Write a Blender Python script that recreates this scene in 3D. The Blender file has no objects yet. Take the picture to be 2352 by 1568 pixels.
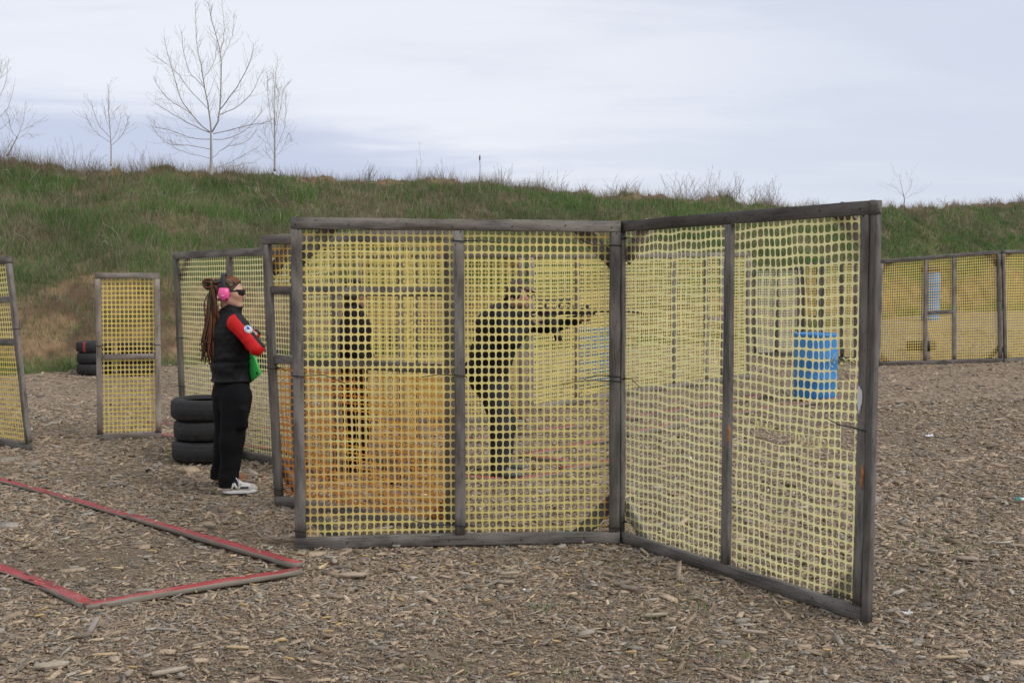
import bpy, math, random
import numpy as np
from mathutils import Vector, Matrix
R = math.radians
rng = np.random.default_rng(7)
random.seed(7)
scn = bpy.context.scene
COL = scn.collection

# ------------------------------------------------------------------ camera
CAM_H = 1.60
FPX = 2352.0                      # focal length in units of a 2352 px wide picture (36 mm lens)
PITCH = math.atan((784 - 665) / FPX)
cam_d = bpy.data.cameras.new('camera')
cam_d.lens = 36.0; cam_d.sensor_width = 36.0
cam_d.clip_start = 0.05; cam_d.clip_end = 3000
cam = bpy.data.objects.new('camera', cam_d); COL.objects.link(cam)
cam.location = (0, 0, CAM_H)
cam.rotation_euler = (R(90) - PITCH, 0, 0)
scn.camera = cam
scn.view_settings.view_transform = 'Standard'
scn.view_settings.look = 'None'
scn.view_settings.exposure = 0.44
scn.view_settings.gamma = 1.0

# ------------------------------------------------------------------ sky and sun
SUN_EL, SUN_AZ = R(40), R(122)     # azimuth clockwise from +Y (to the right of the camera)
sd = bpy.data.lights.new('sun', 'SUN'); sd.energy = 1.5; sd.angle = R(24); sd.color = (1, .965, .91)
so = bpy.data.objects.new('sun', sd); COL.objects.link(so)
sdir = Vector((math.sin(SUN_AZ) * math.cos(SUN_EL), math.cos(SUN_AZ) * math.cos(SUN_EL), math.sin(SUN_EL)))
so.rotation_euler = sdir.to_track_quat('Z', 'Y').to_euler()
so.location = (0, 0, 30)

world = bpy.data.worlds.new('World'); scn.world = world
world.use_nodes = True
wt = world.node_tree; wt.nodes.clear()
def wn(t, **kw):
    n = wt.nodes.new(t)
    for k, v in kw.items(): setattr(n, k, v)
    return n
def wmath(op, a, b=None, c=None, clamp=False):
    n = wn('ShaderNodeMath', operation=op, use_clamp=clamp)
    for i, v in enumerate((a, b, c)):
        if v is None: continue
        if hasattr(v, 'links'): wt.links.new(v, n.inputs[i])
        else: n.inputs[i].default_value = v
    return n.outputs[0]
def wrange(v, a, b, lo=0, hi=1):
    n = wn('ShaderNodeMapRange', interpolation_type='SMOOTHERSTEP')
    wt.links.new(v, n.inputs[0])
    for i, q in zip((1, 2, 3, 4), (a, b, lo, hi)): n.inputs[i].default_value = q
    return n.outputs[0]
def wmix(f, a, b):
    n = wn('ShaderNodeMix', data_type='RGBA')
    if hasattr(f, 'links'): wt.links.new(f, n.inputs[0])
    else: n.inputs[0].default_value = f
    for i, v in ((6, a), (7, b)):
        if hasattr(v, 'links'): wt.links.new(v, n.inputs[i])
        else: n.inputs[i].default_value = (*v, 1)
    return n.outputs[2]
tc = wn('ShaderNodeTexCoord'); sp = wn('ShaderNodeSeparateXYZ'); wt.links.new(tc.outputs['Generated'], sp.inputs[0])
dx, dy, dz = sp.outputs[0], sp.outputs[1], sp.outputs[2]
zz = wmath('ADD', wmath('MAXIMUM', dz, 0.0), 0.11)
cx = wmath('DIVIDE', dx, zz); cy = wmath('DIVIDE', dy, zz)
cb = wn('ShaderNodeCombineXYZ'); wt.links.new(cx, cb.inputs[0]); wt.links.new(cy, cb.inputs[1])
def wnoise(scale, detail, rough, off=(0, 0, 0), sc=(1, 1, 1), dist=0.0):
    mp = wn('ShaderNodeMapping'); wt.links.new(cb.outputs[0], mp.inputs[0])
    mp.inputs['Location'].default_value = off; mp.inputs['Scale'].default_value = sc
    n = wn('ShaderNodeTexNoise'); wt.links.new(mp.outputs[0], n.inputs['Vector'])
    n.inputs['Scale'].default_value = scale; n.inputs['Detail'].default_value = detail
    n.inputs['Roughness'].default_value = rough; n.inputs['Distortion'].default_value = dist
    return n.outputs[0]
n1 = wnoise(0.55, 6, .55, (3.1, 0.4, 0), (.8, 1.5, 1), .25)
n2 = wnoise(1.7, 7, .6, (7.7, 2.4, 0), (.5, 1.3, 1), .5)
wispy = wmath('ADD', wmath('MULTIPLY', n1, .6), wmath('MULTIPLY', n2, .4))
light, dark = (7.15, 7.3, 7.9), (6.0, 6.3, 7.2)
ccol = wmix(wrange(wispy, .36, .60), dark, light)
# a long grey-blue bank of stratus low on the left, thinning out to the right
edge = wmath('ADD', dz, wmath('MULTIPLY', wmath('SUBTRACT', n2, .5), .07))
topl = wmath('SUBTRACT', .172, wmath('MULTIPLY', wmath('MAXIMUM', wmath('ADD', dx, .22), 0.0), .24))
up = wrange(wmath('SUBTRACT', topl, edge), -.02, .045)
low = wrange(edge, .045, .115)
bank = wmath('MULTIPLY', wmath('MULTIPLY', up, low), wrange(dx, .22, -.10, 0, 1.0))
bank = wmath('MULTIPLY', bank, wrange(dy, -.1, .3))
ccol = wmix(bank, ccol, (4.75, 5.15, 6.5))
# the veil is thinner and bluer to the right
ccol = wmix(wrange(dx, -.05, .5, 0, .72), ccol, (5.3, 5.75, 6.8))
sky = wn('ShaderNodeTexSky', sky_type='NISHITA', sun_disc=False)
sky.sun_elevation = SUN_EL; sky.sun_rotation = SUN_AZ
fin = wmix(.90, sky.outputs[0], ccol)
bg = wn('ShaderNodeBackground'); bg.inputs[1].default_value = 0.092
wt.links.new(fin, bg.inputs[0])
wo = wn('ShaderNodeOutputWorld'); wt.links.new(bg.outputs[0], wo.inputs[0])

# ------------------------------------------------------------------ projection helpers
cp, sn = math.cos(PITCH), math.sin(PITCH)
def ray(px, py):
    u = (px - 1176) / FPX; v = (784 - py) / FPX
    d = Vector((u, cp + v * sn, -sn + v * cp))
    return d / d.y
def W(px, py, Y):
    d = ray(px, py)
    return Vector((d.x * Y, Y, CAM_H + d.z * Y))
def vnoise(x, y, seed=0):
    x = np.asarray(x, float); y = np.asarray(y, float)
    tab = np.random.default_rng(1000 + seed).random((64, 64))
    xi = np.floor(x).astype(int); yi = np.floor(y).astype(int)
    fx = x - xi; fy = y - yi
    fx = fx * fx * (3 - 2 * fx); fy = fy * fy * (3 - 2 * fy)
    g = lambda a, b: tab[a % 64, b % 64]
    return (g(xi, yi) * (1 - fx) + g(xi + 1, yi) * fx) * (1 - fy) + (g(xi, yi + 1) * (1 - fx) + g(xi + 1, yi + 1) * fx) * fy
def fbm(x, y, seed=0, o=4):
    s = 0; a = .5; t = 0
    for i in range(o):
        s = s + a * vnoise(np.asarray(x) * 2 ** i, np.asarray(y) * 2 ** i, seed + i * 7); t += a; a *= .5
    return s / t
def sstep(a, b, x):
    t = np.clip((np.asarray(x, float) - a) / (b - a), 0, 1); return t * t * (3 - 2 * t)
def ground_z(X, Y):
    X = np.asarray(X, float); Y = np.asarray(Y, float)
    z = .0167 * np.clip(Y - 12, 0, 60)
    z = z + .02 * np.clip(X - 3, 0, 6) * sstep(8, 16, Y)
    return z
def G(px, py):
    d = ray(px, py); lo, hi = 1.0, 120.0
    for _ in range(50):
        m = (lo + hi) / 2
        if CAM_H + d.z * m > float(ground_z(d.x * m, m)): lo = m
        else: hi = m
    p = d * lo
    return Vector((p.x, lo, float(ground_z(p.x, lo))))

# ------------------------------------------------------------------ object helpers
WM = {}
def link(o, parent=None, M=None):
    COL.objects.link(o)
    M = M.copy() if M is not None else Matrix.Identity(4)
    o.matrix_basis = M
    if parent is not None:
        o.parent = parent
        o.matrix_parent_inverse = WM[parent.name].inverted()
    WM[o.name] = M
    return o
def tag(o, label=None, cat=None, group=None, kind=None):
    for k, v in (('label', label), ('category', cat), ('group', group), ('kind', kind)):
        if v: o[k] = v
    return o
def thing(name, loc, label, cat, group=None):
    o = bpy.data.objects.new(name, None); o.empty_display_size = .2
    link(o, None, Matrix.Translation(Vector(loc)))
    return tag(o, label, cat, group)
def raw_mesh(name, V, quads=None, tris=None, col=None, smooth=False):
    me = bpy.data.meshes.new(name)
    V = np.ascontiguousarray(V, np.float32)
    q = np.zeros((0, 4), np.int32) if quads is None else np.asarray(quads, np.int32).reshape(-1, 4)
    t = np.zeros((0, 3), np.int32) if tris is None else np.asarray(tris, np.int32).reshape(-1, 3)
    me.vertices.add(len(V)); me.vertices.foreach_set('co', V.ravel())
    nl = q.size + t.size
    me.loops.add(nl); me.loops.foreach_set('vertex_index', np.concatenate([q.ravel(), t.ravel()]))
    me.polygons.add(len(q) + len(t))
    st = np.concatenate([np.arange(len(q)) * 4, q.size + np.arange(len(t)) * 3]).astype(np.int32)
    me.polygons.foreach_set('loop_start', st)
    if smooth: me.polygons.foreach_set('use_smooth', np.ones(len(q) + len(t), bool))
    me.update(calc_edges=True)
    if col is not None:
        a = me.color_attributes.new('col', 'FLOAT_COLOR', 'POINT')
        c = np.ones((len(V), 4), np.float32); c[:, :3] = col
        a.data.foreach_set('color', c.ravel())
    return me
class MB:
    def __init__(s): s.v = []; s.q = []; s.t = []; s.c = []; s.n = 0
    def add(s, V, quads=None, tris=None, col=(.5, .5, .5)):
        V = np.asarray(V, float).reshape(-1, 3)
        if quads is not None and len(quads): s.q.append(np.asarray(quads, int).reshape(-1, 4) + s.n)
        if tris is not None and len(tris): s.t.append(np.asarray(tris, int).reshape(-1, 3) + s.n)
        c = np.asarray(col, float)
        if c.ndim == 1: c = np.tile(c, (len(V), 1))
        s.c.append(c); s.v.append(V); s.n += len(V); return s
    def tube(s, pts, rad, n=6, col=(.5, .5, .5), cap=True, flat=None):
        P = np.array([tuple(p) for p in pts], float); k = len(P)
        rad = np.broadcast_to(np.asarray(rad, float), (k,))
        T = np.gradient(P, axis=0); T /= np.linalg.norm(T, axis=1, keepdims=True) + 1e-12
        ref = np.array([0, 0, 1.]) if abs(T[:, 2]).mean() < .8 else np.array([0, 1., 0])
        if flat is not None: ref = np.asarray(flat, float)
        A = np.cross(T, ref); A /= np.linalg.norm(A, axis=1, keepdims=True) + 1e-12
        B = np.cross(A, T)
        an = np.arange(n) * 2 * np.pi / n
        V = P[:, None] + rad[:, None, None] * (np.cos(an)[None, :, None] * A[:, None] + np.sin(an)[None, :, None] * B[:, None])
        i = np.arange(k - 1)[:, None] * n; j = np.arange(n)[None]; j2 = (j + 1) % n
        q = np.stack([i + j, i + j2, i + n + j2, i + n + j], -1).reshape(-1, 4)
        V = V.reshape(-1, 3); t = []
        if cap:
            V = np.vstack([V, P[0], P[-1]]); c0 = k * n
            for a in range(n):
                b = (a + 1) % n
                t += [(c0, b, a), (c0 + 1, (k - 1) * n + a, (k - 1) * n + b)]
        c = np.asarray(col, float)
        if c.ndim == 2:
            cc = np.repeat(c, n, 0)
            if cap: cc = np.vstack([cc, c[0], c[-1]])
            c = cc
        return s.add(V, q, t, c)
    def box(s, c, d, M=None, col=(.5, .5, .5), bev=.0):
        d = np.asarray(d, float) / 2; b = min(bev, d.min() * .9)
        if b <= 0:
            V = np.array([(x, y, z) for z in (-1, 1) for y in (-1, 1) for x in (-1, 1)]) * d
            Q = [(0, 2, 3, 1), (4, 5, 7, 6), (0, 1, 5, 4), (2, 6, 7, 3), (0, 4, 6, 2), (1, 3, 7, 5)]; T = []
        else:
            V = []; idx = {}
            for sx in (-1, 1):
                for sy in (-1, 1):
                    for sz in (-1, 1):
                        for ax in range(3):
                            p = np.array([sx, sy, sz]) * (d - b); p[ax] = (sx, sy, sz)[ax] * d[ax]
                            idx[(sx, sy, sz, ax)] = len(V); V.append(p)
            V = np.array(V); Q = []; T = []
            for ax in range(3):
                o = [a for a in range(3) if a != ax]
                for sgn in (-1, 1):
                    f = []
                    for u, v in ((-1, -1), (1, -1), (1, 1), (-1, 1)):
                        k = [0, 0, 0]; k[ax] = sgn; k[o[0]] = u; k[o[1]] = v; f.append(idx[(*k, ax)])
                    Q.append(f)
                for u in (-1, 1):
                    for v in (-1, 1):
                        k0 = [0, 0, 0]; k1 = [0, 0, 0]
                        k0[o[0]] = k1[o[0]] = u; k0[o[1]] = k1[o[1]] = v; k0[ax] = -1; k1[ax] = 1
                        Q.append([idx[(*k0, o[0])], idx[(*k1, o[0])], idx[(*k1, o[1])], idx[(*k0, o[1])]])
            for sx in (-1, 1):
                for sy in (-1, 1):
                    for sz in (-1, 1): T.append([idx[(sx, sy, sz, a)] for a in range(3)])
        if M is not None:
            V = V @ np.array(M.to_3x3()).T + np.array(M.translation)
        return s.add(V + np.array(tuple(c)), Q, T, col)
    def lathe(s, prof, c, M=None, n=32, col=(.5, .5, .5), closed=False):
        prof = np.asarray(prof, float); k = len(prof)
        an = np.arange(n) * 2 * np.pi / n
        V = np.stack([prof[:, None, 0] * np.cos(an), prof[:, None, 0] * np.sin(an), np.repeat(prof[:, 1:2], n, 1)], -1).reshape(-1, 3)
        m = k if closed else k - 1
        i = np.arange(m)[:, None] * n; i2 = ((np.arange(m) + 1) % k)[:, None] * n; j = np.arange(n)[None]; j2 = (j + 1) % n
        q = np.stack([i + j, i + j2, i2 + j2, i2 + j], -1).reshape(-1, 4)
        if M is not None: V = V @ np.array(M.to_3x3()).T
        cc = np.asarray(col, float)
        if cc.ndim == 2: cc = np.repeat(cc, n, 0)
        return s.add(V + np.array(tuple(c)), q, None, cc)
    def mesh(s, name, smooth=False):
        V = np.vstack(s.v)
        return raw_mesh(name, V, np.vstack(s.q) if s.q else None, np.vstack(s.t) if s.t else None, np.vstack(s.c), smooth)
    def build(s, name, mat, parent=None, smooth=False, origin=None, fix=True):
        me = s.mesh(name, smooth)
        M = Matrix.Identity(4)
        if origin is not None:
            M = Matrix.Translation(Vector(origin)); me.transform(M.inverted())
        me.materials.append(mat)
        if fix:
            import bmesh
            bm = bmesh.new(); bm.from_mesh(me); bmesh.ops.recalc_face_normals(bm, faces=bm.faces); bm.to_mesh(me); bm.free()
        o = bpy.data.objects.new(name, me)
        return link(o, parent, M)
def mk(name, me, mat, parent=None, M=None):
    me.materials.append(mat)
    return link(bpy.data.objects.new(name, me), parent, M)

# ------------------------------------------------------------------ materials
class NT:
    def __init__(s, name):
        s.m = bpy.data.materials.new(name); s.m.use_nodes = True; s.t = s.m.node_tree
        s.b = s.t.nodes['Principled BSDF']
    def n(s, t, **kw):
        x = s.t.nodes.new(t)
        for k, v in kw.items(): setattr(x, k, v)
        return x
    def l(s, a, b): s.t.links.new(a, b)
    def set(s, i, v):
        if hasattr(v, 'links'): s.l(v, i)
        elif isinstance(v, (tuple, list)) and len(v) == 3 and i.type == 'RGBA': i.default_value = (*v, 1)
        else: i.default_value = v
    def math(s, op, a, b=0.0):
        x = s.n('ShaderNodeMath', operation=op); s.set(x.inputs[0], a); s.set(x.inputs[1], b); return x.outputs[0]
    def mix(s, f, a, b, bt='MIX'):
        x = s.n('ShaderNodeMix', data_type='RGBA', blend_type=bt); s.set(x.inputs[0], f); s.set(x.inputs[6], a); s.set(x.inputs[7], b); return x.outputs[2]
    def rng(s, v, a, b, lo=0.0, hi=1.0):
        x = s.n('ShaderNodeMapRange'); s.l(v, x.inputs[0])
        for i, q in zip((1, 2, 3, 4), (a, b, lo, hi)): x.inputs[i].default_value = q
        return x.outputs[0]
    def noise(s, vec, scale, detail=4, rough=.55, sc=None, dist=0.0):
        if sc:
            mp = s.n('ShaderNodeMapping'); s.l(vec, mp.inputs[0]); mp.inputs['Scale'].default_value = sc; vec = mp.outputs[0]
        x = s.n('ShaderNodeTexNoise'); s.l(vec, x.inputs['Vector'])
        x.inputs['Scale'].default_value = scale; x.inputs['Detail'].default_value = detail; x.inputs['Roughness'].default_value = rough
        x.inputs['Distortion'].default_value = dist
        return x.outputs[0]
    def bump(s, h, st=.3, d=.01):
        x = s.n('ShaderNodeBump'); s.l(h, x.inputs['Height']); x.inputs['Strength'].default_value = st; x.inputs['Distance'].default_value = d
        s.l(x.outputs[0], s.b.inputs['Normal'])
    def obj(s): return s.n('ShaderNodeTexCoord').outputs['Object']
    def pos(s): return s.n('ShaderNodeNewGeometry').outputs['Position']
    def attr(s, nm='col'): return s.n('ShaderNodeAttribute', attribute_name=nm).outputs['Color']
    def rnd(s): return s.n('ShaderNodeObjectInfo').outputs['Random']

def m_simple(name, col, rough=.7, var=.15, scale=40, bump=.15, bd=.003, metal=0.0, spec=.5):
    k = NT(name); v = k.pos(); n = k.noise(v, scale, 4)
    c2 = tuple(x * (1 - var) for x in col); c1 = tuple(min(1, x * (1 + var)) for x in col)
    k.l(k.mix(n, c2, c1), k.b.inputs['Base Color']); k.b.inputs['Roughness'].default_value = rough
    k.b.inputs['Metallic'].default_value = metal; k.b.inputs['Specular IOR Level'].default_value = spec
    if bump: k.bump(n, bump, bd)
    return k.m
def m_attr(name, rough=.8, var=.2, scale=60, bump=.2, bd=.003, transl=0.0, spec=.4, sc=None):
    k = NT(name); v = k.pos(); n = k.noise(v, scale, 5, .6, sc); a = k.attr()
    f = k.rng(n, .25, .75, 1 - var, 1 + var)
    cmb = k.n('ShaderNodeCombineXYZ')
    for i in range(3): k.l(f, cmb.inputs[i])
    c = k.mix(1.0, a, cmb.outputs[0], 'MULTIPLY')
    k.l(c, k.b.inputs['Base Color']); k.b.inputs['Roughness'].default_value = rough
    k.b.inputs['Specular IOR Level'].default_value = spec
    if bump: k.bump(n, bump, bd)
    if transl > 0:
        tr = k.n('ShaderNodeBsdfTranslucent'); k.l(c, tr.inputs[0])
        ms = k.n('ShaderNodeMixShader'); ms.inputs[0].default_value = transl
        out = k.t.nodes['Material Output']
        k.l(k.b.outputs[0], ms.inputs[1]); k.l(tr.outputs[0], ms.inputs[2]); k.l(ms.outputs[0], out.inputs[0])
    return k.m
def m_wood(name, c_dark, c_mid, c_light, brown=.25):
    """weathered sawn timber: grain runs along the board's own X axis"""
    k = NT(name); o = k.obj(); r = k.rnd()
    add = k.n('ShaderNodeVectorMath', operation='ADD'); k.l(o, add.inputs[0])
    cmb = k.n('ShaderNodeCombineXYZ')
    for i, q in enumerate((37.0, 11.0, 5.0)): k.l(k.math('MULTIPLY', r, q), cmb.inputs[i])
    k.l(cmb.outputs[0], add.inputs[1]); v = add.outputs[0]
    grain = k.noise(v, 1.0, 6, .65, (3.0, 110, 110), .6)
    fine = k.noise(v, 1.0, 3, .7, (14, 420, 420))
    blot = k.noise(v, 3.0, 4, .6, (1, 4, 4))
    knot = k.n('ShaderNodeTexVoronoi'); mp = k.n('ShaderNodeMapping'); k.l(v, mp.inputs[0]); mp.inputs['Scale'].default_value = (2.6, 9, 9); k.l(mp.outputs[0], knot.inputs['Vector'])
    kn = k.rng(knot.outputs['Distance'], .06, .20, 1, 0)
    g = k.math('ADD', k.math('MULTIPLY', grain, .6), k.math('MULTIPLY', fine, .4))
    c = k.mix(k.rng(g, .40, .58), c_dark, c_mid)
    c = k.mix(k.rng(blot, .42, .62, 0, 1), c, c_light)
    c = k.mix(k.rng(k.noise(v, 2.2, 3, .5, (.8, 2, 2)), .52, .72, 0, brown), c, (.115, .062, .035))
    c = k.mix(k.math('MULTIPLY', kn, .7), c, (.05, .035, .028))
    c = k.mix(k.rng(r, 0, 1, 0, .5), c, c_dark)
    k.l(c, k.b.inputs['Base Color']); k.b.inputs['Roughness'].default_value = .88; k.b.inputs['Specular IOR Level'].default_value = .25
    k.bump(g, .55, .004)
    return k.m
M_wood = m_wood('weathered_timber', (.060, .054, .048), (.175, .158, .140), (.26, .235, .205))
M_wood_dark = m_wood('dark_weathered_timber', (.050, .046, .042), (.145, .133, .12), (.20, .184, .165), .15)  # darker copy: shade on the turned right front panel is in its colour
M_wood_far = m_wood('pale_weathered_timber', (.12, .105, .09), (.255, .222, .19), (.34, .30, .26))
M_net = m_attr('net_plastic', .45, .10, 9, 0, transl=.46, spec=.4)
M_tie = m_simple('black_plastic', (.012, .012, .013), .45, .1, 40, 0)
M_nail = m_simple('nail_iron', (.03, .024, .02), .7, .3, 60, 0)
M_chip = m_attr('wood_chip', .9, .38, 90, .5, .004, spec=.2, sc=(1, 1, 1))
M_grass = m_attr('grass_blade', .75, .15, 20, 0, transl=.25, spec=.25)
M_twig = m_attr('twig_bark', .85, .25, 30, .3, .004, spec=.2)
M_attr = m_attr('painted_attr', .8, .12, 60, .2, .002)
M_hair = m_attr('hair_locs', .75, .35, 120, .5, .004, spec=.3)
M_skin = m_attr('skin', .5, .06, 50, .1, .001, spec=.4)

def m_rubber():
    k = NT('tyre_rubber'); v = k.obj(); n = k.noise(v, 14, 5, .6); n2 = k.noise(v, 60, 3, .6)
    c = k.mix(k.rng(n, .35, .75), (.0065, .0065, .007), (.022, .021, .020)); c = k.mix(k.rng(n2, .62, .8, 0, .5), c, (.10, .085, .068))
    k.l(c, k.b.inputs['Base Color']); k.l(k.rng(n, .3, .7, .55, .85), k.b.inputs['Roughness']); k.bump(n2, .3, .003); return k.m
M_rubber = m_rubber()
def m_barrel():
    k = NT('blue_drum_plastic'); v = k.obj(); n = k.noise(v, 5, 6, .65); s = k.noise(v, 1.0, 5, .7, (30, 30, 3)); f = k.noise(v, 70, 3, .7)
    c = k.mix(k.rng(n, .3, .7), (.018, .165, .43), (.035, .235, .55)); c = k.mix(k.rng(s, .58, .78, 0, .35), c, (.20, .36, .55)); c = k.mix(k.rng(f, .68, .8, 0, .7), c, (.02, .03, .05))
    k.l(c, k.b.inputs['Base Color']); k.b.inputs['Roughness'].default_value = .42; k.bump(n, .2, .01); return k.m
M_barrel = m_barrel()
def m_redpaint():
    """red paint on the upper face, worn through to bare timber in places; bare sides (normal in the board's own axes)"""
    k = NT('red_painted_timber'); v = k.obj(); n = k.noise(v, 9, 6, .7, (.5, 2, 2)); g = k.noise(v, 1.0, 5, .6, (4, 90, 90))
    sp_ = k.n('ShaderNodeSeparateXYZ'); k.l(k.n('ShaderNodeTexCoord').outputs['Normal'], sp_.inputs[0])
    topm = k.rng(sp_.outputs[2], .55, .75)
    topm = k.math('ADD', topm, k.rng(n, .66, .74, 0, .8)); topm = k.math('MINIMUM', topm, 1.0)
    red = k.mix(k.rng(n, .35, .7), (.22, .020, .020), (.40, .050, .045)); red = k.mix(k.rng(n, .55, .78, 0, .65), red, (.36, .17, .14))
    wood = k.mix(g, (.12, .10, .08), (.30, .26, .21))
    wear = k.rng(k.noise(v, 22, 6, .75, (.35, 1, 1)), .56, .68, 1, .15)
    k.l(k.mix(k.math('MULTIPLY', topm, wear), wood, red), k.b.inputs['Base Color']); k.b.inputs['Roughness'].default_value = .6; k.bump(g, .3, .003); return k.m
M_red = m_redpaint()

# ------------------------------------------------------------------ ground
def axis(a, b, s, far, k=1.35):
    m = list(np.arange(a, b + 1e-6, s)); st = s
    x = b
    while x < far: st *= k; x += st; m.append(x)
    x = a; st = s
    while x > -far: st *= k; x -= st; m.insert(0, x)
    return np.array(m)
xs = axis(-9, 9, .15, 900); ys = axis(2, 18, .15, 900)
GX, GY = np.meshgrid(xs, ys, indexing='ij')
GZ = ground_z(GX, GY) + (fbm(GX * .9, GY * .9, 3) - .5) * .05 * sstep(40, 10, np.hypot(GX, GY)) - .012
nx, ny = GX.shape
i, j = np.meshgrid(np.arange(nx - 1), np.arange(ny - 1), indexing='ij')
gq = np.stack([i * ny + j, (i + 1) * ny + j, (i + 1) * ny + j + 1, i * ny + j + 1], -1).reshape(-1, 4)
def m_ground():
    k = NT('wood_mulch'); p = k.pos()
    big = k.noise(p, .55, 5, .6); mid = k.noise(p, 3.2, 5, .6)
    out = None
    # flakes seen as stretched cells turned in three directions
    cells = []
    for ang, sc in ((10, 46), (-35, 60), (70, 52)):
        mp = k.n('ShaderNodeMapping'); k.l(p, mp.inputs[0]); mp.inputs['Rotation'].default_value = (0, 0, R(ang)); mp.inputs['Scale'].default_value = (.42, 1, 1)
        vo = k.n('ShaderNodeTexVoronoi'); k.l(mp.outputs[0], vo.inputs['Vector']); vo.inputs['Scale'].default_value = sc
        cells.append(vo)
    bw = []
    for c in cells:
        s = k.n('ShaderNodeSeparateColor'); k.l(c.outputs['Color'], s.inputs[0]); bw.append(s.outputs[0])
    h = k.math('ADD', k.math('MULTIPLY', bw[0], .4), k.math('ADD', k.math('MULTIPLY', bw[1], .35), k.math('MULTIPLY', bw[2], .25)))
    c = k.mix(k.rng(h, .22, .75), (.12, .088, .060), (.41, .315, .222))
    c = k.mix(k.rng(mid, .50, .72, 0, .55), c, (.15, .115, .083))
    c = k.mix(k.rng(big, .52, .70, 0, .45), c, (.225, .178, .132))
    sepd = k.n('ShaderNodeSeparateColor'); k.l(k.attr(), sepd.inputs[0]); fine = k.noise(p, 60, 4, .7)
    c = k.mix(k.math('MULTIPLY', sepd.outputs[0], .8), c, k.mix(k.rng(fine, .3, .7), (.075, .056, .040), (.20, .155, .112)))
    k.l(c, k.b.inputs['Base Color']); k.b.inputs['Roughness'].default_value = .95; k.b.inputs['Specular IOR Level'].default_value = .15
    k.bump(h, .8, .02); return k.m
M_ground = m_ground()
def soil_patch(X, Y):                     # places where fine dark dirt shows through
    a = sstep(.56, .70, fbm(X * .75 + 3, Y * .55, 31, 3))
    tri = np.exp(-(((X + 2.6) / 1.1) ** 2 + ((Y - 5.9) / .7) ** 2))
    grey = np.exp(-(((X + .35) / .8) ** 2 + ((Y - 4.35) / .4) ** 2))
    track = .8 * np.exp(-((X - 3.6 - .12 * (Y - 6)) / .55) ** 2) * sstep(5, 7, Y) * fbm(X * 1.2, Y * .5, 33, 3)
    return np.clip(a * .40 + tri * .85 + grey * .7 + track * .8, 0, 1)
gcol = np.repeat(soil_patch(GX, GY).reshape(-1, 1), 3, 1)
gnd = mk('ground', raw_mesh('ground', np.stack([GX, GY, GZ], -1).reshape(-1, 3), gq, None, gcol, True), M_ground); tag(gnd, kind='structure')

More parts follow.
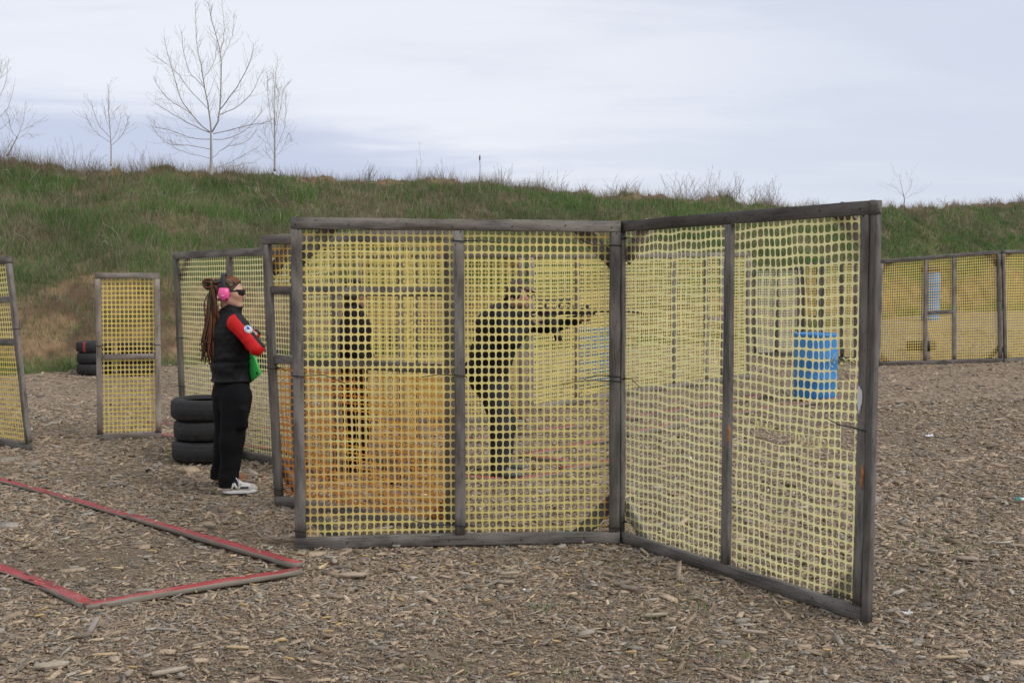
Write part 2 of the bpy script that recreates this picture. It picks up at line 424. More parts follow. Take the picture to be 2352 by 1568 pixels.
# wood chips: uncountable litter, one object
def chips():
    Vs = []; Cs = []
    for (y0, y1, n, L0, sig) in ((3.2, 5.6, 120000, .0175, .5), (5.6, 8.5, 105000, .023, .48), (8.5, 14, 90000, .031, .42), (14, 30, 60000, .042, .4), (3.4, 6.0, 420, .055, .32), (6.0, 9.5, 520, .062, .32), (9.5, 16, 700, .075, .25)):
        u = rng.random(n); Y = np.sqrt(y0 * y0 + u * (y1 * y1 - y0 * y0)); X = (rng.random(n) * 2 - 1) * (.60 * Y + .9)
        s = soil_patch(X, Y)
        L = L0 * 1.12 * np.exp(rng.normal(0, sig, n)); L = np.clip(L, .006, .085 if y1 < 9 and n > 2000 else .13)
        big = rng.random(n) < .018; L = np.where(big, L * 2.1, L)
        L = np.where(rng.random(n) < s * (.92 if n > 2000 else .5), L * .38, L)
        keep = np.ones(n, bool)
        Wd = L * rng.uniform(.13, .36, n); Th = np.clip(Wd * rng.uniform(.22, .6, n) * (1 if n > 2000 else .6), .002, .016)
        yaw = rng.random(n) * np.pi; yaw = np.where(rng.random(n) < .2, rng.normal(0, .5, n), yaw)
        pit = rng.normal(0, .17, n); rol = rng.normal(0, .28, n)
        base = np.array([(-1, -1, -1), (1, -1, -1), (1, 1, -1), (-1, 1, -1), (-1, -1, 1), (1, -1, 1), (1, 1, 1), (-1, 1, 1)], float) * .5
        P = np.repeat(base[None], n, 0) * np.stack([L, Wd, Th], -1)[:, None]
        P[:, :, 1] *= rng.uniform(.35, 1.1, (n, 8)); P[:, :, 0] *= rng.uniform(.75, 1.1, (n, 8)); P[:, :, 2] *= rng.uniform(.75, 1.1, (n, 8))
        cy_, sy_ = np.cos(yaw)[:, None], np.sin(yaw)[:, None]
        # pitch then roll then yaw
        x, y, z = P[..., 0], P[..., 1], P[..., 2]
        z = z + x * np.tan(pit)[:, None] + y * np.tan(rol)[:, None]
        X2 = x * cy_ - y * sy_; Y2 = x * sy_ + y * cy_
        Zb = ground_z(X, Y) + (fbm(X * .9, Y * .9, 3) - .5) * .05 - .012 + Th * .5 + rng.random(n) * .010 + np.abs(pit) * L * .3
        for (ba, bb_, bw, bt) in BOARDS:
            dx_, dy_ = bb_[0] - ba[0], bb_[1] - ba[1]; ll = math.hypot(dx_, dy_); al = ((X - ba[0]) * dx_ + (Y - ba[1]) * dy_) / ll; ac = np.abs((X - ba[0]) * dy_ - (Y - ba[1]) * dx_) / ll
            on = (al > 0) & (al < ll) & (ac < bw / 2 - .004)
            Zb = np.where(on, np.where(rng.random(n) < .10, bt + Th * .5 + .001, -1.0), Zb)
        Vs.append(np.stack([X2 + X[:, None], Y2 + Y[:, None], z + Zb[:, None]], -1).reshape(-1, 3))
        t = rng.random(n)[:, None]
        pale = np.array([.475, .365, .25]); grey = np.array([.35, .268, .188]); drk = np.array([.125, .088, .058]); yel = np.array([.58, .44, .26])
        t = t ** 1.4; c = grey * (1 - t) + pale * t
        c = c * rng.uniform(.58, 1.10, (n, 1))
        dm = rng.random(n) < .10 + .45 * s; c[dm] = (drk * .5 + c[dm] * .45)
        if n < 2000: c = np.maximum(c, grey * 1.05) * rng.uniform(.95, 1.25, (n, 1))
        ym = rng.random(n) < .02; c[ym] = yel
        gm = rng.random(n) < .25; c[gm] = c[gm].mean(1, keepdims=True) * np.array([1.13, 1.0, .82])
        Cs.append(np.repeat(c, 8, 0))
    V = np.vstack(Vs); C = np.vstack(Cs); n = len(V) // 8
    b = np.array([(4, 5, 6, 7), (0, 1, 5, 4), (1, 2, 6, 5), (2, 3, 7, 6), (3, 0, 4, 7)])
    Q = (np.arange(n)[:, None, None] * 8 + b[None]).reshape(-1, 4)
    return raw_mesh('wood_chips', V, Q, None, C)

# ------------------------------------------------------------------ grassy earth bank
BK = [(-900, 885, -900, 335, 23), (-300, 868, -300, 345, 24.5), (0, 860, 0, 357, 26), (120, 854, 120, 368, 26.5), (240, 848, 240, 374, 27), (370, 842, 370, 380, 27.5), (480, 836, 480, 396, 28),
      (560, 832, 560, 397, 28.5), (630, 828, 630, 392, 29), (740, 822, 740, 404, 30), (870, 817, 870, 404, 31), (1000, 812, 1000, 410, 32), (1150, 807, 1150, 424, 33), (1300, 802, 1300, 438, 34), (1450, 796, 1450, 446, 35.5),
      (1600, 788, 1600, 456, 37), (1720, 778, 1720, 467, 38.5), (1850, 764, 1850, 471, 41), (2000, 735, 2000, 473, 46), (2100, 724, 2100, 474, 50), (2200, 716, 2200, 469, 54), (2352, 712, 2352, 462, 58), (2800, 708, 2800, 452, 64), (3400, 705, 3400, 445, 70)]
BF = np.array([tuple(G(a, b)) for a, b, *_ in BK]); BC = np.array([tuple(W(c, d, Y)) for _, _, c, d, Y in BK])
BC[:, 2] -= .13
BU = np.array([b[2] for b in BK], float)
def bank_raw(u, v):
    """u: picture column that the crest was surveyed at, v: 0 foot .. 1 crest .. 1.8 back of the crest"""
    u = np.asarray(u, float); v = np.asarray(v, float)
    F = np.stack([np.interp(u, BU, BF[:, k]) for k in range(3)], -1)
    C = np.stack([np.interp(u, BU, BC[:, k]) for k in range(3)], -1)
    vv = np.clip(v, 0, 1)
    q = vv + .07 * np.sin(np.pi * vv) + .035 * np.sin(2 * np.pi * vv) * sstep(700, 0, u)
    P = F + (C - F) * vv[..., None]
    P[..., 2] = F[..., 2] + (C[..., 2] - F[..., 2]) * q
    ex = np.clip(v - 1, 0, 2)
    D = (C - F); D[..., 2] = 0
    P = P + D * ex[..., None]
    P[..., 2] -= 2.2 * ex ** 1.5 + .12 * ex
    lump = (fbm(P[..., 0] * .55 + 40, P[..., 1] * .55 + P[..., 2] * .4, 11, 4) - .5)
    fine = (fbm(P[..., 0] * 2.1 + 9, P[..., 1] * 2.1 + P[..., 2] * 1.5, 15, 3) - .5)
    amp = sstep(0, .15, v)
    P[..., 2] += (lump * .75 * (1 - .5 * sstep(.8, 1.0, v)) + fine * .34) * amp - .05 * (1 - amp)
    cl = sstep(.56, .75, fbm(P[..., 0] * 1.3, P[..., 1] * .2, 51, 3)) * np.exp(-((v - 1.0) / .03) ** 2)
    P[..., 2] += cl * .13
    return P
def bank_mix(u, v, P):
    """how green / how bare each spot is"""
    bare = sstep(.52, .66, fbm(P[..., 0] * .35 + 5, P[..., 1] * .3 + P[..., 2] * .5, 21, 4))
    foot = sstep(.02, .07, v) * sstep(.34, .22, v + (fbm(P[..., 0] * .8, P[..., 2] * .8, 23, 3) - .5) * .26)
    top = np.exp(-((v - .985) / .03) ** 2) * sstep(.40, .58, fbm(P[..., 0] * .9 + 2, P[..., 1] * .5, 53, 3))
    bare = np.clip(bare * .42 + foot * .95 + top * .95, 0, 1)
    dry = .55 * sstep(.50, .64, fbm(P[..., 0] * .30 + 17, P[..., 1] * .22 + P[..., 2] * .55, 27, 4)) + .75 * sstep(.54, .66, fbm(P[..., 0] * .85 + 7, P[..., 1] * .5 + P[..., 2] * 1.2, 28, 3))
    dry = np.clip(dry * .9 + .5 * sstep(.92, 1.0, v) + .25 * sstep(1800, 2200, u) * sstep(.4, .8, v), 0, 1)
    return bare, dry
us = np.concatenate([np.linspace(-900, -60, 60), np.linspace(-50, 2400, 560), np.linspace(2420, 3400, 50)])
vs = np.concatenate([np.linspace(-.02, 1.0, 74), np.linspace(1.02, 1.3, 10), np.linspace(1.4, 2.6, 8)])
UU, VV = np.meshgrid(us, vs, indexing='ij'); BP = bank_raw(UU, VV); bare, dry = bank_mix(UU, VV, BP)
g_under = np.array([.058, .092, .032]); d_under = np.array([.16, .132, .085]); soil = np.array([.215, .140, .080]); brown = np.array([.10, .064, .040])
bc = g_under * (1 - dry[..., None]) + d_under * dry[..., None]
sm = fbm(BP[..., 0] * 1.7, BP[..., 1] * .6 + BP[..., 2] * 1.7, 29, 4)[..., None]
sc_ = soil * sstep(.35, .6, sm) + brown * (1 - sstep(.35, .6, sm))
bc = bc * (1 - bare[..., None]) + sc_ * bare[..., None]
nu, nv = UU.shape
i, j = np.meshgrid(np.arange(nu - 1), np.arange(nv - 1), indexing='ij')
bq = np.stack([i * nv + j, (i + 1) * nv + j, (i + 1) * nv + j + 1, i * nv + j + 1], -1).reshape(-1, 4)
M_bank = m_attr('bank_earth', .95, .4, 3.5, .8, .06, spec=.15)
bank = mk('hill', raw_mesh('hill', BP.reshape(-1, 3), bq, None, bc.reshape(-1, 3), True), M_bank); tag(bank, kind='structure')

def blades(n, ulo, uhi, vlo, vhi, hmean, wid, mode):
    u = rng.uniform(ulo, uhi, n); v = vlo + (vhi - vlo) * rng.random(n)
    P = bank_raw(u, v); ba, dr = bank_mix(u, v, P)
    clump = fbm(P[:, 0] * 1.5, P[:, 1] * .9 + P[:, 2] * 1.5, 41, 3)
    keep = (rng.random(n) > ba * .78) & (rng.random(n) < .35 + 1.1 * clump)
    u, v, P, ba, dr, clump = u[keep], v[keep], P[keep], ba[keep], dr[keep], clump[keep]; n = len(u)
    isdry = rng.random(n) < (.08 + .55 * dr + .25 * ba)
    if mode == 'dry': isdry[:] = True
    h = hmean * rng.uniform(.45, 1.5, n) * (.6 + .8 * clump) * (1 - (.45 * sstep(.93, .99, v) if mode == 'mix' else 0)); w = wid * rng.uniform(.5, 1.3, n) * P[:, 1] / 28
    a = rng.random(n) * 2 * np.pi; ln = rng.uniform(.1, .75, n) * np.where(isdry, 1.25, 1.0)
    tip = np.stack([np.cos(a) * ln, np.sin(a) * ln - .12, np.ones(n)], -1); tip *= (h / np.linalg.norm(tip, axis=1))[:, None]
    b = rng.random(n) * np.pi; s = np.stack([np.cos(b), np.sin(b) * .6, np.zeros(n)], -1) * w[:, None]
    V = np.stack([P - s, P + s, P + tip], 1); V[:, :2, 2] -= .03
    g = np.array([.088, .172, .040]); g2 = np.array([.145, .255, .068]); d = np.array([.38, .315, .215]); d2 = np.array([.20, .145, .095])
    t = rng.random((n, 1)); c = np.where(isdry[:, None], d * t + d2 * (1 - t), g * (1 - t) + g2 * t) * rng.uniform(.75, 1.15, (n, 1)) * (.72 + .62 * fbm(P[:, 0] * .8, P[:, 1] * .4 + P[:, 2] * 1.1, 57, 3))[:, None]
    far = sstep(38, 60, P[:, 1])[:, None] * .25
    return V.reshape(-1, 3), np.repeat(c, 3, 0)
V1, C1 = blades(460000, -120, 2440, .0, 1.02, .155, .0095, 'mix')
gr = mk('grass', raw_mesh('grass', V1, None, np.arange(len(V1)).reshape(-1, 3), C1), M_grass); tag(gr, 'short green and straw coloured grass covering the earth bank', 'grass', kind='stuff')
V2, C2 = blades(20000, -120, 2440, .97, 1.035, .34, .0042, 'dry')
V3, C3 = blades(26000, -120, 2440, .3, 1.0, .40, .0065, 'dry')
V2 = np.vstack([V2, V3]); C2 = np.vstack([C2, C3])
dg = mk('dry_grass', raw_mesh('dry_grass', V2, None, np.arange(len(V2)).reshape(-1, 3), C2), M_grass); tag(dg, 'dry straw coloured grass stalks along the crest of the bank', 'dry grass', kind='stuff')

def crest(px, v=1.0):
    return Vector(tuple(bank_raw(np.array([float(px)]), np.array([v]))[0]))

# ------------------------------------------------------------------ bare trees and bushes
def bez(pts, n):
    P = np.array([tuple(p) for p in pts], float)
    if len(P) == 2: return P[0] + (P[1] - P[0]) * np.linspace(0, 1, n)[:, None]
    t = np.linspace(0, len(P) - 1, n); o = []
    E = np.vstack([2 * P[0] - P[1], P, 2 * P[-1] - P[-2]])
    for x in t:
        i = min(int(x), len(P) - 2); f = x - i; a, b, c, d = E[i], E[i + 1], E[i + 2], E[i + 3]
        o.append(.5 * (2 * b + (c - a) * f + (2 * a - 5 * b + 4 * c - d) * f * f + (3 * b - a - 3 * c + d) * f ** 3))
    return np.array(o)
def twigs(mb, path, r, rnd, n, lmin, lmax, col, lev=1, rmin=.0045, up=.6, start=.15):
    k = len(path)
    for q in range(n):
        f = start + (1 - start) * (q + rnd.random()) / n
        x = f * (k - 1); i = min(int(x), k - 2); p = path[i] + (path[i + 1] - path[i]) * (x - i)
        T = path[i + 1] - path[i]; T /= np.linalg.norm(T) + 1e-9
        a = rnd.uniform(0, 2 * math.pi); s = np.array([math.cos(a), math.sin(a) * .8, 0.0]) + 1e-3; s -= T * s.dot(T); s /= np.linalg.norm(s)
        L = rnd.uniform(lmin, lmax) * (1.15 - .7 * f); d0 = T * .8 + s * .62
        P = [p]; d = d0
        for m in range(4):
            d = d / np.linalg.norm(d); P.append(P[-1] + d * L / 4); d = d + np.array([rnd.gauss(0, .05), rnd.gauss(0, .05), up * .32])
        P = np.array(P); r0 = max(rmin, r * .5)
        mb.tube(P, np.linspace(r0, rmin * .7, 5), 4, col, cap=False)
        if lev > 0 and L > .25: twigs(mb, P, r0, rnd, max(1, int(L * 2.2)), L * .25, L * .5, col, lev - 1, rmin, up)
def zpt(x, y, Y, dy=0.0, ox=0, oy=0, s=2.845):            # a point read from an enlarged view of the photograph
    return W(x / s + ox, y / s + oy, Y + dy)
def bare_tree(label, base_px, Y, trunk, limbs, rt, col, tw=(9, .25, .55), seed=1, group='bare trees along the crest'):
    rnd = random.Random(seed)
    tp = bez([zpt(x, y, Y) for x, y in trunk], 14)
    base = tp[0].copy()
    root = thing('bare_tree', base, label, 'tree', group)
    mb = MB(); rt *= .82 if Y < 40 else .5; mb.tube(tp, np.linspace(rt, rt * .55, len(tp)) + np.array([rt * .35] + [0] * (len(tp) - 1)), 8, col)
    t = mb.build('trunk', M_twig, root, True)
    cr = MB()
    for pts, r in limbs:
        side = rnd.choice((-1, 1)) * rnd.uniform(.2, .6); m = len(pts)
        P = bez([zpt(x, y, Y, side * (i / (m - 1)) ** 1.2 * 1.3) for i, (x, y) in enumerate(pts)], 12)
        P[1:-1] += np.array([[rnd.gauss(0, .008) for _ in range(3)] for _ in range(10)])
        r *= (.52 if Y > 26 else .36) if Y < 40 else .3; cr.tube(P, np.linspace(r, .0045, 12), 5, col, cap=False)
        L = np.linalg.norm(np.diff(P, axis=0), axis=1).sum()
        twigs(cr, P, r * .40, rnd, max(4, int(L * tw[0] * 1.5)), tw[1] * 1.5, tw[2] * 2.0, col * 1.1, 1, .0026, .55)
    cr.build('crown', M_twig, root, True, fix=False)
    return root
TC = np.array([.36, .33, .285])
Yb = 26.9
bare_tree('tall bare tree with a pale forked trunk, the largest on the bank', None, Yb, [(1380, 1150), (1380, 1000), (1378, 862)],
    [([(1378, 865), (1330, 830), (1250, 745), (1180, 640), (1135, 510), (1105, 380), (1072, 250)], .034),
     ([(1380, 865), (1368, 720), (1335, 570), (1320, 450), (1285, 280), (1275, 15)], .042),
     ([(1384, 865), (1428, 780), (1445, 560), (1440, 350), (1385, 140), (1355, 10)], .045),
     ([(1440, 350), (1465, 200), (1450, 0)], .017), ([(1440, 400), (1510, 250), (1528, 90)], .014),
     ([(1435, 720), (1500, 640), (1590, 500), (1640, 390), (1655, 280)], .028),
     ([(1440, 750), (1560, 690), (1650, 600), (1700, 490), (1730, 460)], .024),
     ([(1375, 868), (1280, 830), (1150, 760), (1040, 690), (1000, 670)], .026),
     ([(1250, 745), (1120, 660), (1040, 580), (1010, 500)], .018),
     ([(1366, 720), (1240, 590), (1150, 470), (1060, 400), (1020, 370)], .020),
     ([(1395, 875), (1500, 850), (1650, 815), (1745, 800), (1790, 770)], .024),
     ([(1388, 910), (1480, 905), (1590, 860), (1690, 760), (1710, 700)], .020),
     ([(1370, 910), (1250, 900), (1110, 850), (1020, 830), (1005, 780)], .020),
     ([(1370, 975), (1240, 950), (1120, 945), (1040, 900), (1000, 830)], .018),
     ([(1388, 1030), (1480, 960), (1600, 930), (1680, 850)], .016), ([(1370, 1035), (1230, 1000), (1150, 970), (1110, 920)], .014),
     ([(1390, 1110), (1500, 1060), (1620, 1000), (1690, 960)], .014), ([(1390, 1095), (1560, 1080), (1640, 1065)], .010),
     ([(1335, 570), (1240, 470), (1200, 330), (1183, 200)], .018), ([(1330, 520), (1400, 400), (1420, 250)], .012)],
    .052, TC, (7, .16, .42), 3)
bare_tree('slim young bare poplar with steep branches beside the largest tree', None, 28.6, [(1795, 1120), (1795, 950), (1794, 760)],
    [([(1794, 760), (1796, 560), (1813, 370)], .022), ([(1793, 950), (1770, 780), (1745, 560), (1752, 500)], .014), ([(1797, 900), (1830, 720), (1850, 600), (1878, 545)], .014),
     ([(1795, 1000), (1850, 860), (1868, 740), (1870, 600)], .013), ([(1794, 1020), (1740, 900), (1720, 830)], .010), ([(1797, 1040), (1850, 960), (1890, 870), (1905, 930)], .010),
     ([(1794, 820), (1782, 640), (1790, 450)], .012), ([(1797, 830), (1822, 640), (1818, 580)], .011), ([(1794, 1060), (1750, 1010), (1730, 960)], .008)],
    .036, TC * .95, (8, .14, .36), 5)
bare_tree('small bare tree with three upswept limbs, left of the largest tree', None, 26.9, [(725, 1085), (726, 980), (722, 890)],
    [([(722, 890), (712, 730), (703, 550)], .020), ([(720, 900), (650, 820), (612, 730), (597, 660)], .014), ([(720, 930), (630, 870), (580, 800), (560, 745)], .012),
     ([(728, 920), (770, 850), (785, 780), (783, 715)], .013), ([(728, 950), (800, 880), (830, 810), (838, 758)], .012), ([(718, 850), (690, 760), (684, 700)], .008), ([(716, 800), (740, 740), (770, 700)], .008)],
    .026, TC, (7, .14, .36), 8)
bare_tree('slanting bare sapling at the left edge of the bank', None, 26.2, [(48, 1020), (85, 950), (120, 880)],
    [([(120, 880), (150, 800), (170, 660)], .016), ([(130, 860), (190, 830), (275, 785)], .010), ([(105, 905), (70, 830), (50, 745)], .010), ([(100, 915), (180, 880), (225, 900)], .008), ([(135, 830), (110, 760), (105, 710)], .008)],
    .024, TC, (6, .15, .35), 9)
bare_tree('bare tree reaching in from the left edge of the photo', None, 25.8, [(-130, 1010), (-125, 850), (-120, 720)],
    [([(-120, 720), (-90, 560), (-75, 300)], .03), ([(-122, 800), (-40, 690), (30, 560), (60, 380)], .024), ([(-122, 760), (-50, 590), (15, 480), (40, 400)], .018), ([(-123, 850), (-20, 780), (60, 690), (90, 560)], .018),
     ([(-124, 900), (-40, 860), (40, 820), (75, 750)], .014), ([(-122, 780), (-200, 640), (-230, 480)], .02), ([(-60, 600), (0, 480), (12, 390)], .012)],
    .04, TC, (3.5, .16, .34), 10)
bare_tree('lone bare tree on the far crest at the right', None, 49.0, [(2076 * 2.845, 477 * 2.845), (2077 * 2.845, 455 * 2.845), (2073 * 2.845, 440 * 2.845)],
    [([(2073 * 2.845, 440 * 2.845), (2069 * 2.845, 420 * 2.845), (2065 * 2.845, 400 * 2.845)], .04), ([(2076 * 2.845, 452 * 2.845), (2058 * 2.845, 432 * 2.845), (2045 * 2.845, 421 * 2.845)], .028),
     ([(2077 * 2.845, 450 * 2.845), (2092 * 2.845, 430 * 2.845), (2095 * 2.845, 412 * 2.845)], .028), ([(2077 * 2.845, 458 * 2.845), (2096 * 2.845, 446 * 2.845), (2108 * 2.845, 436 * 2.845)], .02)],
    .055, TC * .8, (3, .4, .8), 12)

def bush(label, px, hpx, wpx, n, col, seed, v=.995, cat='bush', lean=0.0, name='bare_bush', r=.0042, tw=6):
    rnd = random.Random(seed); b = b_ = crest(px, v); k = b.y / FPX; H = hpx * k * 1.3 + .06; Wd = wpx * k * 1.2; n = int(n * 1.7)
    mb = MB()
    for i in range(n):
        a = rnd.uniform(-1, 1); h = H * rnd.choice((.35, .5, .65, .8, 1.0)) * rnd.uniform(.8, 1.0) * (1 - .3 * abs(a)); b = b_ + Vector((rnd.uniform(-.36, .36) * Wd, rnd.uniform(-.2, .2) * Wd, -.03))
        e = b + Vector((a * Wd * .32 + lean * h + rnd.gauss(0, .06), rnd.uniform(-1, 1) * Wd * .35, h))
        m = b + Vector((a * Wd * .16 + rnd.gauss(0, .03), rnd.gauss(0, .05), h * .45))
        P = bez([b + Vector((rnd.gauss(0, .03), rnd.gauss(0, .04), -.05)), m, e], 7)
        c = np.array(col) * rnd.uniform(.8, 1.2)
        mb.tube(P, np.linspace(r * k * 75, r * .5 * k * 75, 7), 4, c, cap=False)
        if tw: twigs(mb, P, r * .6, rnd, tw, h * .10, h * .28, c, 0, r * .5 * k * 75, .5, .35)
    o = mb.build(name, M_twig, None, False, b_, fix=False)
    return tag(o, label, cat, 'dry bushes along the crest' if cat == 'bush' else None)
DB = (.33, .29, .235); GB = (.26, .235, .205)
bush('windblown grey bush leaning right on the crest above the gate-left panel', 845, 42, 26, 22, GB, 21, lean=.25)
bush('round feathery dry bush on the crest above the front panel', 1155, 50, 44, 30, DB, 22)
bush('wide straggly dry bush on the crest right of the feathery one', 1258, 48, 80, 20, DB, 23, lean=.2)
bush('tall grey leafless shrub above the middle of the right front panel', 1582, 62, 100, 38, GB, 24)
bush('low brushy thicket right of the tall grey shrub', 1665, 48, 80, 32, GB, 25)
bush('dense upright brushwood at the right end of the thicket', 1750, 54, 80, 40, GB, 26)
bush('sparse pale bush above the join of the two front panels', 1430, 34, 70, 16, DB, 27)
bush('brown twiggy bush on the crest left of the small tree', 165, 70, 80, 20, GB, 28)
bush('leaning dry branches between the brown bush and the small tree', 215, 52, 60, 18, GB, 29, lean=.3)
bush('tall thin dry stems standing right of the small tree', 318, 66, 50, 16, GB, 30)
bush('small twiggy bush right of the slim poplar', 695, 30, 40, 14, DB, 31)
bush('faint low bush on the far crest at the right', 2190, 18, 60, 18, DB, 32)
bush('round brown bush on the far crest near the right edge', 2275, 18, 40, 18, (.2, .15, .12), 33)
bush('dark bush on the far crest at the very right edge', 2348, 24, 30, 20, (.16, .12, .10), 34)
bush('dry stems fanned at the left end of the crest', 20, 60, 60, 16, GB, 35)
bush('pair of tall dry stalks above the left bay of the front panel', 962, 85, 14, 5, DB, 36, cat='weed', name='dry_weed', tw=3)
bush('forked dry weed right of the pair of tall stalks', 1008, 48, 18, 5, DB, 37, cat='weed', name='dry_weed')
# a dead mullein spike
b0 = crest(1101); mm = MB(); mm.tube([b0 - Vector((0, 0, .05)), b0 + Vector((.01, 0, .5)), b0 + Vector((0, 0, .72))], [.012, .010, .009], 6, (.2, .17, .14)); mm.tube([b0 + Vector((0, 0, .68)), b0 + Vector((0, 0, .76)), b0 + Vector((.005, 0, .86))], [.014, .03, .012], 8, (.17, .14, .11))
tag(mm.build('dry_weed', M_twig, None, True, b0), 'single straight dead flower spike on the crest above the front panel', 'weed')
# dead stems lying on the slope
mb = MB(); rnd = random.Random(4)
for _ in range(240):
    u = rnd.uniform(-60, 2350); v = rnd.uniform(.38, .99); p = crest(u, v); L = rnd.uniform(.15, .55); a = rnd.uniform(0, 6.28); e = p + Vector((math.cos(a) * L * .8, math.sin(a) * L * .5, L * rnd.uniform(.15, .9)))
    P = bez([p, (p + e) / 2 + Vector((rnd.gauss(0, .06), 0, .08)), e], 6); mb.tube(P, np.linspace(.006, .003, 6), 3, np.array(DB) * rnd.uniform(.9, 1.6), cap=False)
tag(mb.build('dead_stems', M_twig, fix=False), 'pale dead weed stems tangled over the slope', 'dead stems', kind='stuff')

# ------------------------------------------------------------------ netting barrier panels
NET = {'yellow': ((.86, .79, .34), (.86, .54, .065)), 'pale': ((.86, .82, .46), (.84, .70, .20)), 'orange': ((.84, .50, .10), (.84, .24, .02)),
       'amber': ((.84, .70, .23), (.84, .46, .05)), 'white': ((.78, .75, .56), (.72, .66, .36))}
def board(name, p0, p1, wdir, w, t, mat, parent, jit=.0011, bev=.0028, seg=None):
    p0, p1 = Vector(p0), Vector(p1); X = (p1 - p0); L = X.length; X.normalize()
    Z = Vector(wdir); Z = (Z - X * Z.dot(X)).normalized(); Y = Z.cross(X)
    k = seg or max(2, int(L / .12)); b = bev
    cs = np.array([(-t / 2 + b, -w / 2), (t / 2 - b, -w / 2), (t / 2, -w / 2 + b), (t / 2, w / 2 - b), (t / 2 - b, w / 2), (-t / 2 + b, w / 2), (-t / 2, w / 2 - b), (-t / 2, -w / 2 + b)])
    xs_ = np.linspace(0, L, k + 1); V = np.zeros((k + 1, 8, 3)); V[:, :, 0] = xs_[:, None]; V[:, :, 1:] = cs
    V[:, :, 1:] += rng.normal(0, jit, (k + 1, 8, 2)); V[:, :, 1:] += np.sin(np.linspace(0, 1, k + 1) * np.pi)[:, None, None] * rng.normal(0, .003, 2)
    n = 8; i = np.arange(k)[:, None] * n; j = np.arange(n)[None]; j2 = (j + 1) % n
    q = np.stack([i + j, i + j2, i + n + j2, i + n + j], -1).reshape(-1, 4)
    V = V.reshape(-1, 3); V = np.vstack([V, [(0, 0, 0), (L, 0, 0)]]); c = (k + 1) * n; tr = []
    for a in range(n): tr += [(c, (a + 1) % n, a), (c + 1, k * n + a, k * n + (a + 1) % n)]
    me = raw_mesh(name, V, q, tr); M = Matrix((X, Y, Z)).transposed().to_4x4(); M.translation = p0
    import bmesh
    bm = bmesh.new(); bm.from_mesh(me); bmesh.ops.recalc_face_normals(bm, faces=bm.faces); bm.to_mesh(me); bm.free()
    return mk(name, me, mat, parent, M)
